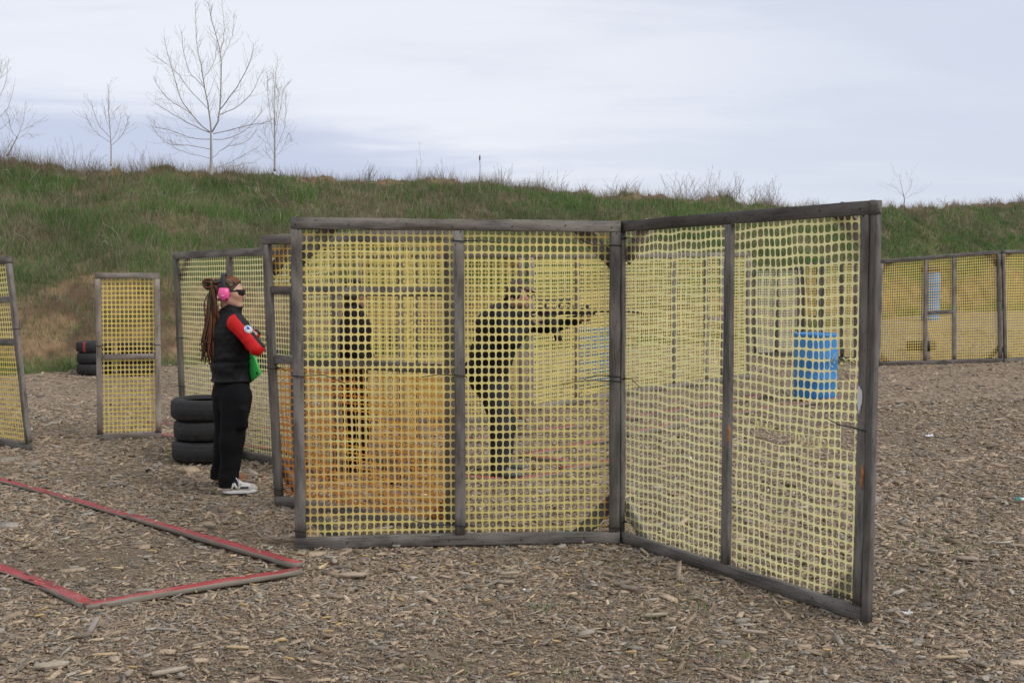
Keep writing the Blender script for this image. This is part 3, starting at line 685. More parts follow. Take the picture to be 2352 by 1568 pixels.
class Panel:
    def __init__(s, label, bl, br, tl, tr, mat=None, w=.07, t=.042, pw=None, group='netting barrier panels on the range', cat='barrier panel', Yb=None):
        s.BL, s.BR = G(*bl), G(*br); s.TL, s.TR = W(*tl, s.BL.y), W(*tr, s.BR.y)
        s.L = ((s.BR - s.BL).length + (s.TR - s.TL).length) / 2; s.H = ((s.TL - s.BL).length + (s.TR - s.BR).length) / 2
        s.w, s.t, s.mat = w, t, mat or M_wood; s.pw = pw or w * .9
        n = (s.BR - s.BL).cross(s.TL - s.BL); n.normalize()
        if n.dot(Vector((0, 0, 1.6)) - s.BL) < 0: n.negate()
        s.n = n
        s.root = thing('netting_panel', (s.BL + s.BR) / 2, label, cat, group)
    def P(s, a, h, d=0.0):
        u, v = a / s.L, h / s.H
        return (s.BL * (1 - u) + s.BR * u) * (1 - v) + (s.TL * (1 - u) + s.TR * u) * v + s.n * d
    def Pn(s, a, h, d):
        u = (a / s.L)[:, None]; v = (h / s.H)[:, None]; f = lambda q: np.array(tuple(q))[None]
        return (f(s.BL) * (1 - u) + f(s.BR) * u) * (1 - v) + (f(s.TL) * (1 - u) + f(s.TR) * u) * v + f(s.n) * d[:, None]
    def s_at(s, px):                       # position along the panel seen at a picture column
        lo, hi = 0.0, s.L
        def col(a):
            p = s.P(a, s.H * .5); return 1176 + FPX * p.x / (p.y * cp - (p.z - CAM_H) * sn)
        up = col(hi) > col(lo)
        for _ in range(40):
            m = (lo + hi) / 2
            if (col(m) < px) == up: lo = m
            else: hi = m
        return lo
    def frame(s, posts=(), rails=(), ends=(True, True)):
        w, t, L, H = s.w, s.t, s.L, s.H; g = .0015; pw = s.pw
        up = s.TL - s.BL; al = s.BR - s.BL
        board('top_rail', s.P(0, H - w / 2, t / 2), s.P(L, H - w / 2, t / 2), up, w, t, s.mat, s.root)
        board('bottom_rail', s.P(0, w / 2, t / 2), s.P(L, w / 2, t / 2), up, w, t, s.mat, s.root)
        xs_ = ([pw / 2] if ends[0] else []) + list(posts) + ([L - pw / 2] if ends[1] else [])
        for a in xs_: board('post', s.P(a, w + g, t / 2), s.P(a, H - w - g, t / 2), al, pw, t * .97, s.mat, s.root)
        for h, a, b in rails: board('rail', s.P(a + w / 2 + g, h, t / 2), s.P(b - w / 2 - g, h, t / 2), up, w * .9, t * .95, s.mat, s.root)
        s.posts = xs_
        return s
    def gusset(s, corners, r=.27, w=.085):
        L, H = s.L, s.H
        for c in corners:
            x0, sx = (0, 1) if c[1] == 'l' else (L, -1); y0, sy = (0, 1) if c[0] == 'b' else (H, -1)
            board('brace', s.P(x0 + sx * .02, y0 + sy * r, -.034), s.P(x0 + sx * r, y0 + sy * .02, -.034), s.TL - s.BL, w, .03, M_wood_far if s.mat is M_wood_dark else s.mat, s.root)  # dark frame's braces get a lightened colour to offset shade behind it
    def net(s, a0, a1, h0, h1, kind='yellow', n=10, cw=.0433, chh=.0504, hole=(.83, .82), warp=None, kill=None, stain=None, d0=-.006, wave=.004, label=None):
        pale, edge = (np.array(q) for q in NET[kind])
        na = max(1, int(round((a1 - a0) / cw))); nh = max(1, int(round((h1 - h0) / chh))); cw = (a1 - a0) / na; chh = (h1 - h0) / nh
        I, J = np.meshgrid(np.arange(na), np.arange(nh), indexing='ij'); I, J = I.ravel(), J.ravel()
        if kill is not None:
            kp = ~kill(a0 + (I + .5) * cw, h0 + (J + .5) * chh); I, J = I[kp], J[kp]
        n = 16 if n > 9 else 8                      # multiples of 45 degrees, so that cells meet at their corners
        an = np.arange(n) * 2 * np.pi / n; c, sn_ = np.cos(an), np.sin(an); e = 2 / 2.7
        ix = np.sign(c) * abs(c) ** e * .5 * hole[0]; iy = np.sign(sn_) * abs(sn_) ** e * .5 * hole[1]
        m = np.maximum(abs(c), abs(sn_)); ox = c / m * .5; oy = sn_ / m * .5
        mid = .68
        rx = np.stack([ix, ix * mid + ox * (1 - mid), ox]); ry = np.stack([iy, iy * mid + oy * (1 - mid), oy])
        A = a0 + (I[:, None, None] + .5 + rx[None]) * cw; H = h0 + (J[:, None, None] + .5 + ry[None]) * chh
        k = np.zeros((3, n)); k[0] = .45 + .55 * abs(sn_) ** 2; k[1] = .12 + .28 * abs(sn_) ** 2
        K = np.repeat(k[None], len(I), 0)
        A, H, K = A.ravel(), H.ravel(), K.ravel()
        blot = fbm(A * 1.6 + s.L * 3, H * 1.6, 61, 3)
        K = np.clip(K * (.60 + 1.0 * blot), 0, 1)
        D = d0 + wave * (fbm(A * 5, H * 4, 63, 2) - .5) * 4
        jx = (fbm(A * 5 + 3, H * 5, 65, 2) - .5) * .006; jy = (fbm(A * 5 + 9, H * 5 + 4, 67, 2) - .5) * .006
        A2, H2 = A + jx, H + jy
        if warp is not None: A2, H2, D = warp(A2, H2, D)
        C = pale * (1 - K[:, None]) + edge * K[:, None]
        C = C * (.90 + .2 * fbm(A * 3, H * 3, 69, 2))[:, None]
        if stain is not None:
            st = np.clip(stain(A, H), 0, 1)[:, None]; C = C * (1 - st) + np.array([.66, .19, .025]) * st
        V = s.Pn(A2, H2, D)
        b = np.arange(len(I))[:, None, None] * 3 * n; rr = np.arange(2)[None, :, None] * n; jj = np.arange(n)[None, None]; j2 = (jj + 1) % n
        q = np.stack([b + rr + jj, b + rr + n + jj, b + rr + n + j2, b + rr + j2], -1).reshape(-1, 4)
        me = raw_mesh('net', V, q, None, C)
        o = mk('net', me, M_net, s.root)
        if label: o['label'] = label
        return o
    def tie(s, a, h, dir=1, tail=.12, w=None, droop=.02, back=False):
        w = w or s.pw; t = s.t; mb = MB(); e = .004
        lo, hi = a - w / 2 - e, a + w / 2 + e
        loop = [s.P(lo, h, -.012), s.P(lo, h + .002, t + e), s.P(a, h, t + e + .001), s.P(hi, h - .003, t + e), s.P(hi, h - .002, -.012), s.P(lo, h, -.012)]
        mb.tube(loop, .0032, 5, (.01, .01, .01))
        st = hi if dir > 0 else lo
        mb.tube([s.P(st, h, t * .4), s.P(st + dir * tail * .5, h + .004, t * .2 + .012), s.P(st + dir * tail, h - droop, .012)], [.0032, .003, .0022], 5, (.01, .01, .01))
        return mb.build('cable_tie', M_tie, s.root, True)
    def nails(s, pts):
        for a, h in pts:
            mb = MB(); p = s.P(a, h, s.t + .0015); mb.lathe([(0, .002), (.0045, .0015), (.0052, 0)], p, s.n.to_track_quat('Z', 'Y').to_matrix(), 8)
            mb.build('nail', M_nail, s.root, True)
def corner_stain(p, which, r=.22, k=.75):
    def f(a, h):
        o = 0
        for c in which:
            x = a if c[1] == 'l' else p.L - a; y = h if c[0] == 'b' else p.H - h
            o = np.maximum(o, k * sstep(r * 1.35, r * .7, x + y) * (.4 + .8 * fbm(a * 9, h * 9, 71, 2)))
        return o
    return f

# --- front panel, square on to the camera
A = Panel('two-bay netting panel standing square to the camera in front of the aiming man', (680, 1258), (1421, 1243), (669, 500), (1423, 508))
A.frame([A.s_at(1055)])
A.gusset(('tl', 'tr', 'bl', 'br'))
sa = corner_stain(A, ('tl', 'bl', 'tr', 'br'), .20, .7)
def stA(a, h): return np.maximum(np.maximum(sa(a, h), .34 * sstep(1.12, .75, h) * sstep(1.05, .85, a) * sstep(.1, .3, h) * sstep(.3, .6, fbm(a * 3, h * 3, 73, 3))), .9 * sstep(.12, .05, A.L - a) * sstep(.36, .26, h) * sstep(.02, .08, h))
mA = A.posts[1]
for q0, q1 in ((.045, mA - .012), (mA + .012, A.L - .045)): A.net(q0, q1, .05, A.H - .05, 'yellow', 14, stain=stA)
A.tie(A.posts[0], 1.07, 1, .25, droop=.05); A.tie(A.posts[0], .115, -1, .03)
A.tie(mA, 1.90, 1, .22, droop=.01); A.tie(mA, 1.07, -1, .20, droop=.012); A.tie(mA, .13, -1, .26, droop=-.03)
A.tie(A.posts[2], 1.88, -1, .22, droop=-.05); A.tie(A.posts[2], 1.06, -1, .16); A.tie(A.posts[2], 1.03, -1, .30, droop=.02); A.tie(A.posts[2], .10, -1, .15, droop=.04)
A.nails([(.03, 1.99), (.05, 1.96), (.35, 1.99), (.70, 2.0), (.98, 1.985), (1.03, 1.955), (1.35, 1.99), (1.68, 2.0), (1.97, 1.99), (2.0, 1.955), (.32, .04), (.60, .035), (.95, .04), (1.4, .035), (1.8, .04)])
# --- right-hand front panel, swung towards the camera
B = Panel('two-bay pale netting panel with torn right bay, swung towards the camera at the right', (1424, 1239), (1986, 1422), (1426, 509), (2008, 461), M_wood_dark, w=.066, t=.036, pw=.050)
B.frame([B.s_at(1677)])
B.gusset(('tl', 'tr', 'bl', 'br'), .24)
sb = corner_stain(B, ('bl', 'br', 'tr'), .18, .35); mB = B.posts[1]
def warpB(a, h, d):
    u = np.clip((a - mB) / (B.L - mB), 0, 1); v = h / B.H
    bow = np.sin(np.pi * u)
    top = sstep(.55, 1.0, v)
    a2 = a + .010 * bow * np.sin(v * 9 + 1.0) + .004 * np.sin(a * 37 + h * 11) * bow
    tl = v - (.430 - .05 * u)
    h2 = h + .05 * bow * top * (v - .75) + .016 * bow * np.exp(-(tl / .05) ** 2) * np.tanh(tl / .01) - .03 * bow * np.exp(-((v - .55) / .2) ** 2) + .03 * (u - .5) * np.exp(-((v - .8) / .2) ** 2)
    h2 = h2 + .004 * np.sin(a * 23) * bow
    return a2, h2, d - .02 * bow * np.exp(-((v - .45) / .25) ** 2) + .006 * np.sin(a * 14 + h * 7) * bow
def warpB1(a, h, d):
    u = np.clip(a / mB, 0, 1); bow = np.sin(np.pi * u); v = h / B.H
    return a + .007 * np.sin(a * 31 + h * 17) * bow * sstep(.6, 1, v), h + .02 * u * sstep(.8, 1.0, v) + .006 * np.sin(a * 25) * bow, d - .012 * bow
def killB(a, h):
    u = (a - mB) / (B.L - mB); v = h / B.H
    tear = (abs(v - (.430 - .05 * u + .006 * np.sin(u * 23))) < .011) & (u > .20) & (u < .72)
    hole = (((u - .80) / .075) ** 2 + ((v - .615) / .035) ** 2 < 1) | (((u - .86) / .05) ** 2 + ((v - .44) / .05) ** 2 < 1)
    return tear | hole
B.net(.05, mB - .012, .05, B.H - .05, 'pale', 14, cw=.041, chh=.0505, hole=(.83, .83), warp=warpB1, stain=sb)
B.net(mB + .012, B.L - .045, .05, B.H - .05, 'pale', 14, cw=.041, chh=.0505, hole=(.83, .84), warp=warpB, kill=killB, stain=sb, label='pale yellow netting stretched, sagging and torn')
# loose torn strands at the rip
mb = MB(); rnd = random.Random(2)
for i in range(16):
    u = .2 + .52 * i / 15; a = mB + (B.L - mB) * u; h = (.442 - .05 * u) * B.H; L = rnd.uniform(.01, .045)
    mb.tube([B.P(a, h + .012, -.02), B.P(a + rnd.gauss(0, .008), h - L * .5, -.025), B.P(a + rnd.gauss(0, .015), h - L, -.02)], [.0045, .004, .002], 4, NET['pale'][0], cap=False)
for i in range(9):
    a = mB + (B.L - mB) * (.74 + .014 * i); h = (.60 + .012 * (i % 3)) * B.H
    mb.tube([B.P(a, h, -.02), B.P(a + rnd.gauss(.01, .012), h + rnd.gauss(0, .02), -.01), B.P(a + rnd.gauss(.02, .015), h + rnd.gauss(.01, .02), -.02)], [.005, .004, .002], 4, NET['pale'][0], cap=False)
tag(mb.build('torn_strands', M_net, B.root, fix=False), kind='stuff')
B.tie(B.posts[0], 1.92, 1, .10, droop=.02); B.tie(B.posts[0], 1.04, 1, .16, droop=.05); B.tie(B.posts[0], .13, 1, .16, droop=.05)
B.tie(B.posts[2], .93, -1, .2, droop=-.03, w=.05); B.tie(B.posts[2], .085, -1, .2, droop=.02, w=.05)
B.nails([(.25, 1.985), (.55, 1.99), (mB - .02, 1.995), (mB + .02, 1.97), (1.3, 1.99), (1.6, 1.995), (B.L - .05, 1.99), (B.L - .03, 1.955), (.4, .04), (.8, .035), (1.2, .04), (1.6, .04)])
# doubled end post with its rail stub
e0, e1 = B.P(B.L + .022, 0, B.t / 2 - .004), B.P(B.L + .022, B.H - .067, B.t / 2 - .004)
board('end_post', e0, e1, B.BR - B.BL, .040, .036, M_wood_dark, B.root)
board('rail_end', B.P(B.L + .003, B.H - .033, B.t / 2), B.P(B.L + .044, B.H - .033, B.t / 2), B.TL - B.BL, .066, .038, M_wood_dark, B.root)
M_raw = m_simple('splintered_wood', (.40, .15, .05), .8, .4, 60, .5, .004)
for a, h, sc_w in ((mB + .03, .80, .9), (B.L - .006, .70, 1.1)):
    mb = MB(); P = [B.P(a - .008, h + .055 * sc_w, B.t - .002), B.P(a + .004, h + .02, B.t + .001), B.P(a - .002, h - .02, B.t + .001), B.P(a + .002, h - .055 * sc_w, B.t - .002)]
    mb.tube(bez(P, 9), [.001, .005, .008, .009, .006, .008, .007, .004, .001], 6, (.4, .1, .02)); mb.build('splintered_gouge', M_raw, B.root, True)
M_white = m_simple('white_paint', (.62, .63, .63), .6, .25, 30, .1)
mb = MB(); an = np.linspace(0, 2 * np.pi, 40)[:-1]; rr = 1 + .22 * np.sin(3 * an + 1) + .10 * np.sin(9 * an); hh = np.sin(an) * .054 * rr; hh[hh < 0] *= 1.25 + .3 * np.sin(an[hh < 0] * 14)
cen = B.P(B.posts[2] - .003, 1.085, B.t + .0035); V = [tuple(B.P(B.posts[2] - .003 + np.cos(t) * .015, 1.085 + q, B.t + .003)) for t, q in zip(an, hh)] + [tuple(cen)]
mb.add(V, None, [(i, (i + 1) % len(an), len(an)) for i in range(len(an))]); mb.build('paint_blot', M_white, B.root)

# --- panel just behind the front one
D = Panel("panel with an open port above orange netting, behind the front panel's left edge", (640, 1157), (1050, 1228), (610, 540), (1046, 526))
hD1, hD2 = D.H * .797, D.H * .545
D.frame([], [(hD1, .035, D.L - .035), (hD2, .035, D.L - .035)])
D.gusset(('tl', 'bl', 'br'))
D.net(.04, D.L - .03, hD1 - .01, D.H - .05, 'amber', 10, stain=corner_stain(D, ('tl', 'tr'), .3, .8)); D.net(.04, D.L - .03, .05, hD2 - .03, 'orange', 10, stain=lambda a, h: np.maximum(.9 * sstep(.30, .05, h), .75 * sstep(.35, .6, fbm(a * 2.2, h * 2.2, 75, 3))))
D.tie(D.posts[0], 1.02, 1, .1); D.tie(D.posts[0], .12, 1, .05)
# --- panels behind the woman
C = Panel('two-bay netting panel standing behind the woman and the tyre stack', (424, 1016), (688, 1081), (405, 580), (683, 566))
C.frame([C.s_at(537)]); C.gusset(('tl', 'bl')); mC = C.posts[1]
C.net(.04, mC - .01, .05, C.H - .05, 'pale', 10, hole=(.82, .83)); C.net(mC + .01, C.L - .04, .05, C.H - .05, 'pale', 10, hole=(.82, .83))
C.tie(C.posts[0], 1.1, 1, .2); C.tie(C.posts[0], .6, 1, .02)
C2 = Panel('narrow netting panel between the woman\'s panel and the man in the cap', (696, 1083), (784, 1104), (691, 565), (780, 552))
C2.frame(); C2.net(.04, C2.L - .04, .05, C2.H - .05, 'pale', 8)
N = Panel('narrow door-sized netting panel standing alone at the left', (224, 1008), (371, 1003), (219, 627), (367, 627), M_wood_far, w=.062)
N.frame([], [(N.H * .495, .03, N.L - .03)])
N.net(.03, N.L - .03, .04, N.H - .04, 'amber', 8, hole=(.82, .82))
N.tie(N.posts[0], N.H * .565, 1, .03); N.tie(N.posts[1], N.H * .565, -1, .03); N.tie(N.posts[1], .06, -1, .02); N.tie(N.posts[0], .06, 1, .02)
Lp = Panel('leaning netting panel with two cross rails cut off by the left edge', (-130, 999), (76, 1034), (-172, 614), (27, 588), M_wood)
Lp.frame([], [(Lp.H * .78, .03, Lp.L - .03), (Lp.H * .56, .03, Lp.L - .03)])
Lp.net(.03, Lp.L - .03, .05, Lp.H * .56, 'amber', 8, hole=(.82, .82), stain=corner_stain(Lp, ('br',), .2, .8)); Lp.net(.03, Lp.L - .03, Lp.H * .56, Lp.H - .05, 'yellow', 8, hole=(.76, .78))
Lp.tie(Lp.posts[1], Lp.H * .63, -1, .03); Lp.tie(Lp.posts[1], .1, -1, .03)
# --- the enclosure behind the two men
E1 = Panel('netting panel of the back wall behind the aiming man', (822, 966), (1205, 976), (820, 577), (1206, 578), M_wood_far)
E1.frame([E1.s_at(1030)]); E1.gusset(('tr', 'tl')); E1.net(.04, E1.L - .04, .05, E1.H - .05, 'amber', 8, stain=corner_stain(E1, ('tr', 'tl', 'br'), .3, .7))
E2 = Panel('netting panel of the back wall in front of the half-hidden blue drum', (1214, 944), (1412, 909), (1214, 579), (1412, 580), M_wood_far)
E2.frame([E2.s_at(1323)]); E2.gusset(('tl', 'tr')); E2.net(.04, E2.L - .04, .05, E2.H - .05, 'yellow', 8, stain=corner_stain(E2, ('tl', 'tr'), .25, .6))
E3 = Panel('longest netting panel of the back wall, behind the left bay of the swung panel', (1420, 907), (1720, 868), (1418, 581), (1717, 579), M_wood_far)
E3.frame([E3.s_at(1545), E3.s_at(1620), E3.s_at(1656)], [(E3.H * .49, E3.s_at(1620), E3.s_at(1656))]); E3.net(.04, E3.L - .04, .05, E3.H - .05, 'yellow', 8)
Gp = Panel('netting panel seen edge-on between the man in the cap and the aiming man', (919, 1118), (955, 1018), (911, 543), (950, 572), M_wood)
Gp.frame(); Gp.net(.04, Gp.L - .04, .05, Gp.H - .05, 'amber', 8)
F1 = Panel('whitish fine netting panel far behind the right front panel', (1731, 818), (1838, 815), (1731, 612), (1838, 612), M_wood_dark)
F1.frame([F1.s_at(1783)]); F1.net(.04, F1.L - .04, .05, F1.H - .05, 'white', 6)
F2 = Panel('narrow amber netting panel with an open foot, behind the blue drum', (1842, 818), (1884, 820), (1842, 606), (1884, 602), M_wood_dark)
F2.frame([], [(F2.H * .42, .03, F2.L - .03)]); F2.net(.03, F2.L - .03, F2.H * .42, F2.H - .05, 'amber', 6)
F3 = Panel('yellow netting panel right of the blue drum, behind the right front panel', (1890, 823), (1992, 832), (1888, 600), (1990, 598), M_wood)
F3.frame([F3.s_at(1935), F3.s_at(1966)]); F3.net(.04, F3.L - .04, .05, F3.H - .05, 'yellow', 6)
R1 = Panel('wide netting panel in front of the stacked blue drums at the right', (2012, 839), (2300, 831), (2020, 597), (2295, 574), M_wood)
r1, r2 = R1.s_at(2125), R1.s_at(2190)
R1.frame([r1, r2], [(R1.H * .475, r1, r2)]); R1.gusset(('tl', 'tr', 'bl', 'br'))
sr = corner_stain(R1, ('tl', 'tr', 'bl'), .24, .8)
R1.net(.04, r1, .05, R1.H - .05, 'amber', 8, stain=sr, hole=(.86, .86)); R1.net(r2, R1.L - .04, .05, R1.H - .05, 'amber', 8, stain=sr, hole=(.86, .86)); R1.net(r1, r2, R1.H * .475, R1.H - .05, 'amber', 8, hole=(.86, .86))
R1.net(r1, r2, .05, R1.H * .475, 'amber', 8, warp=lambda a, h, d: (a + .10 * np.clip((r2 - a) / (r2 - r1), 0, 1) * sstep(.9, .3, h), h, d + .02), label='loose netting hanging free of its left post')
R1.tie(R1.posts[-1], R1.H * .55, 1, .02); R1.tie(r2 - .2, .06, 1, .05)
R2 = Panel('amber netting panel cut off by the right edge of the photo', (2304, 831), (2610, 816), (2299, 574), (2612, 572), M_wood)
R2.frame([R2.L * .5]); R2.gusset(('tl', 'bl')); R2.net(.04, R2.L - .04, .05, R2.H - .05, 'amber', 8, stain=corner_stain(R2, ('tl', 'bl'), .2, .6))

# ------------------------------------------------------------------ red fault-line boards on the ground
BOARDS = []
def redboard(label, p, q, w=.07, h=.032, lift=0.0, group='red-topped boards marking fault lines', p_up=0.0, q_up=0.0):
    a, b = G(*p), G(*q); a.z += h / 2 + lift + p_up; b.z += h / 2 + lift + q_up
    d = (b - a).normalized(); BOARDS.append((a, b, w, (a.z + b.z) / 2 + h / 2))
    o = board('fault_line_board', a, b, Vector((0, 0, 1)), h, w, M_red, None, .0022, .004)
    return tag(o, label, 'board', group)
redboard('long red-topped board along the back of the foreground triangle', (300, 1190), (686, 1308), .062, .030, q_up=.012)
redboard('red-topped board at the far left, end to end with the long back board', (-60, 1088), (298, 1189), .06, .022)
redboard('red-topped board nearest the camera, ending below the front panel', (196, 1400), (688, 1317), .064, .033)
redboard('short chip-littered red board meeting the nearest board at its left end', (104, 1350), (203, 1394), .072, .028)
redboard('sunken red board running out of the photo at the lower left', (-80, 1278), (110, 1346), .072, .016)
redboard('red board at the aiming man\'s feet, left piece', (1040, 1098), (1150, 1106))
redboard('red board rising right from the aiming man\'s shoes', (1165, 1112), (1300, 1088))
redboard('red board behind the rising one, seen through the front panel', (1288, 1081), (1410, 1062))
redboard('short red board slanting down right behind the aiming man', (1222, 1054), (1302, 1063))
redboard('red board rising right at mid height behind the aiming man', (1198, 1050), (1290, 1034))
redboard('red board near the right post of the front panel', (1300, 1030), (1412, 1010))
redboard('farthest red board visible behind the aiming man', (1196, 998), (1320, 981))
redboard('thin red board left of the aiming man\'s legs', (1055, 1017), (1124, 1010))
redboard('long red-topped board leading to the blue drum in the right front panel', (1440, 1004), (1700, 954), .06, .06)
redboard('red-topped board ending at the foot of the blue drum', (1702, 953), (1935, 919), .06, .05)
redboard('second red board farther back in the right front panel', (1440, 966), (1770, 910), .06, .045)
redboard('red board on the ground behind the narrow door-sized panel', (340, 974), (640, 990))
redboard('red board running from the narrow panel behind the tyre stack', (345, 999), (655, 1040))

ch = mk('wood_chips', chips(), M_chip); tag(ch, 'grey and tan wood chips strewn thickly over the ground', 'wood chips', kind='stuff')

# ------------------------------------------------------------------ tyres
def tyre_mesh(Rr=.31, wd=.195, seed=0):
    h = wd / 2; ri = Rr * .60
    prof = [(ri, -h * .62), (ri + .012, -h * .78), (Rr * .76, -h * .98), (Rr * .9, -h * .95), (Rr * .965, -h * .80), (Rr * .985, -h * .7), (Rr * .995, -h * .52), (Rr * .992, -h * .49), (Rr * .992, -h * .44), (Rr, -h * .40), (Rr, -h * .05),
            (Rr, -h * .03), (Rr, h * .03), (Rr, h * .05), (Rr, h * .40), (Rr * .992, h * .44), (Rr * .992, h * .49), (Rr * .995, h * .52), (Rr * .985, h * .7), (Rr * .965, h * .8), (Rr * .9, h * .95), (Rr * .76, h * .98), (ri + .012, h * .78), (ri, h * .62),
            (ri + .016, h * .55), (Rr * .80, h * .78), (Rr * .92, h * .5), (Rr * .93, 0), (Rr * .92, -h * .5), (Rr * .80, -h * .78), (ri + .016, -h * .55)]
    mb = MB(); mb.lathe(prof, (0, 0, 0), None, 72, closed=True)
    V = mb.v[0].reshape(len(prof), 72, 3)
    for k in range(72):                                   # sipes across the shoulders
        if k % 3 == 0:
            for r in (4, 5, 6, 17, 18, 19): V[r, k, :2] *= .982
    return mb
TY = tyre_mesh(); tyre_me = TY.mesh('car_tyre', True); tyre_me.materials.append(M_rubber)
_first = [True]
def tyre(label, p, rz=0, s=1.0, tilt=(0, 0), group=None):
    o = bpy.data.objects.new('car_tyre', tyre_me)
    M = Matrix.Translation(p) @ Matrix.Rotation(rz, 4, 'Z') @ Matrix.Rotation(tilt[0], 4, 'X') @ Matrix.Rotation(tilt[1], 4, 'Y') @ Matrix.Scale(s, 4)
    link(o, None, M); return tag(o, label, 'tyre', group)
p = G(477, 1052); p.y += .05; tg = 'tyres stacked by the woman'
b = Vector((p.x, 9.62, 0))
tyre('bottom tyre of the stack of three behind the woman', b + Vector((0, 0, .098)), .3, 1.0, group=tg)
tyre('middle tyre of the stack of three behind the woman', b + Vector((.012, .01, .293)), 1.0, .98, group=tg)
tyre('top tyre of the stack of three behind the woman', b + Vector((-.004, 0, .487)), 2.1, 1.0, (.015, -.02), group=tg)
def stack(px, py, n, what, s=1.0, group=None, k=0):
    b = G(px, py); b.y += .3; b.z = float(ground_z(b.x, b.y)); out = []
    names = {1: ['only'], 2: ['bottom', 'top'], 3: ['bottom', 'middle', 'top']}[n]
    for i in range(n): out.append(tyre(what.replace('#', names[i]), b + Vector((.01 * (i % 2), 0, (.098 + .195 * i) * s)), i * 1.3 + k, s, group=group))
    return out
st = stack(203, 862, 3, '# tyre of the far stack left of the narrow door-sized panel', 1.0, 'tyres at the foot of the bank')
mb = MB(); c = WM[st[2].name].translation
an = np.linspace(R(254), R(263), 6)
ring = [[(c.x + np.cos(t) * r, c.y + np.sin(t) * r, c.z + z) for t in an] for r, z in ((.285, .094), (.302, .080), (.3125, .05), (.3135, 0), (.3125, -.05), (.300, -.083))]
V = np.array(ring).reshape(-1, 3); Q = [(i * 6 + j, i * 6 + j + 1, i * 6 + 7 + j, i * 6 + 6 + j) for i in range(5) for j in range(5)]
mb.add(V, Q); mb.build('paint_stripe', m_simple('red_paint', (.28, .025, .02), .6, .3, 20, 0), st[2])
stack(300, 862, 3, '# tyre of the far stack seen through the narrow door-sized panel', 1.0, 'tyres at the foot of the bank', 1)
stack(602, 851, 2, '# tyre of the pair seen through the panel behind the woman', 1.0, 'tyres at the foot of the bank', 2)
stack(889, 812, 2, '# tyre of the pair at the bank foot right of the man in the cap', 1.0, 'tyres at the foot of the bank', 3)
stack(2128, 806, 1, '# black tyre lying flat behind the foot of the wide right panel', 1.0, None, 2)

# ------------------------------------------------------------------ blue drums
def drum_mesh(h=.93, r=.295):
    pr = [(0, .02), (r * .86, .02), (r * .9, 0), (r * .96, .012), (r * .985, .05), (r, .10)]
    for zc in (.31, .62):
        z = h * zc; pr += [(r, z - .05), (r * 1.022, z - .03), (r * 1.026, z), (r * 1.022, z + .03), (r, z + .05)]
    pr += [(r, h - .11), (r * .99, h - .09), (r * .985, h - .06), (r * 1.02, h - .045), (r * 1.02, h - .012), (r * 1.0, h), (r * .95, h), (r * .93, h - .02), (r * .90, h - .025), (0, h - .022)]
    mb = MB(); mb.lathe(pr, (0, 0, 0), None, 48); return mb
drum_me = drum_mesh().mesh('drum_body', True); drum_me.materials.append(M_barrel)
bm_ = MB()
for x in (-.19, .19): bm_.lathe([(.0, .018), (.028, .018), (.034, .012), (.036, 0)], (x, 0, .908), None, 14)
bung_me = bm_.mesh('bung', True); bung_me.materials.append(m_simple('bung_plastic', (.03, .12, .3), .5, .1, 20, 0))
def drum(label, p, rz=0, group='blue plastic drums'):
    root = thing('blue_drum', p, label, 'drum', group)
    M = Matrix.Translation(p) @ Matrix.Rotation(rz, 4, 'Z')
    link(bpy.data.objects.new('drum_body', drum_me), root, M); link(bpy.data.objects.new('bung', bung_me), root, M); return root
p = G(1877, 918); p.y += .1; drum('blue plastic drum standing clear behind the right front panel', Vector((p.x, p.y, float(ground_z(p.x, p.y)))), .4)
p = G(1376, 885); drum('blue plastic drum half hidden behind the right post of the front panel', Vector((p.x, p.y, float(ground_z(p.x, p.y)))), 1.2)
bb = Vector(((2137 - 1176) / FPX * 36, 36.0, 0)); bb.z = CAM_H - (748 - 665) / FPX * 36.0
# a low earth step carries the far pair
drum('lower of two stacked blue drums beyond the wide right panel', bb, .2); drum('upper of two stacked blue drums beyond the wide right panel', bb + Vector((.01, 0, .931)), 1.9)
tyre('tyre lying on top of the two stacked blue drums', bb + Vector((-.03, 0, 1.862 + .098)), .5, 1.05)

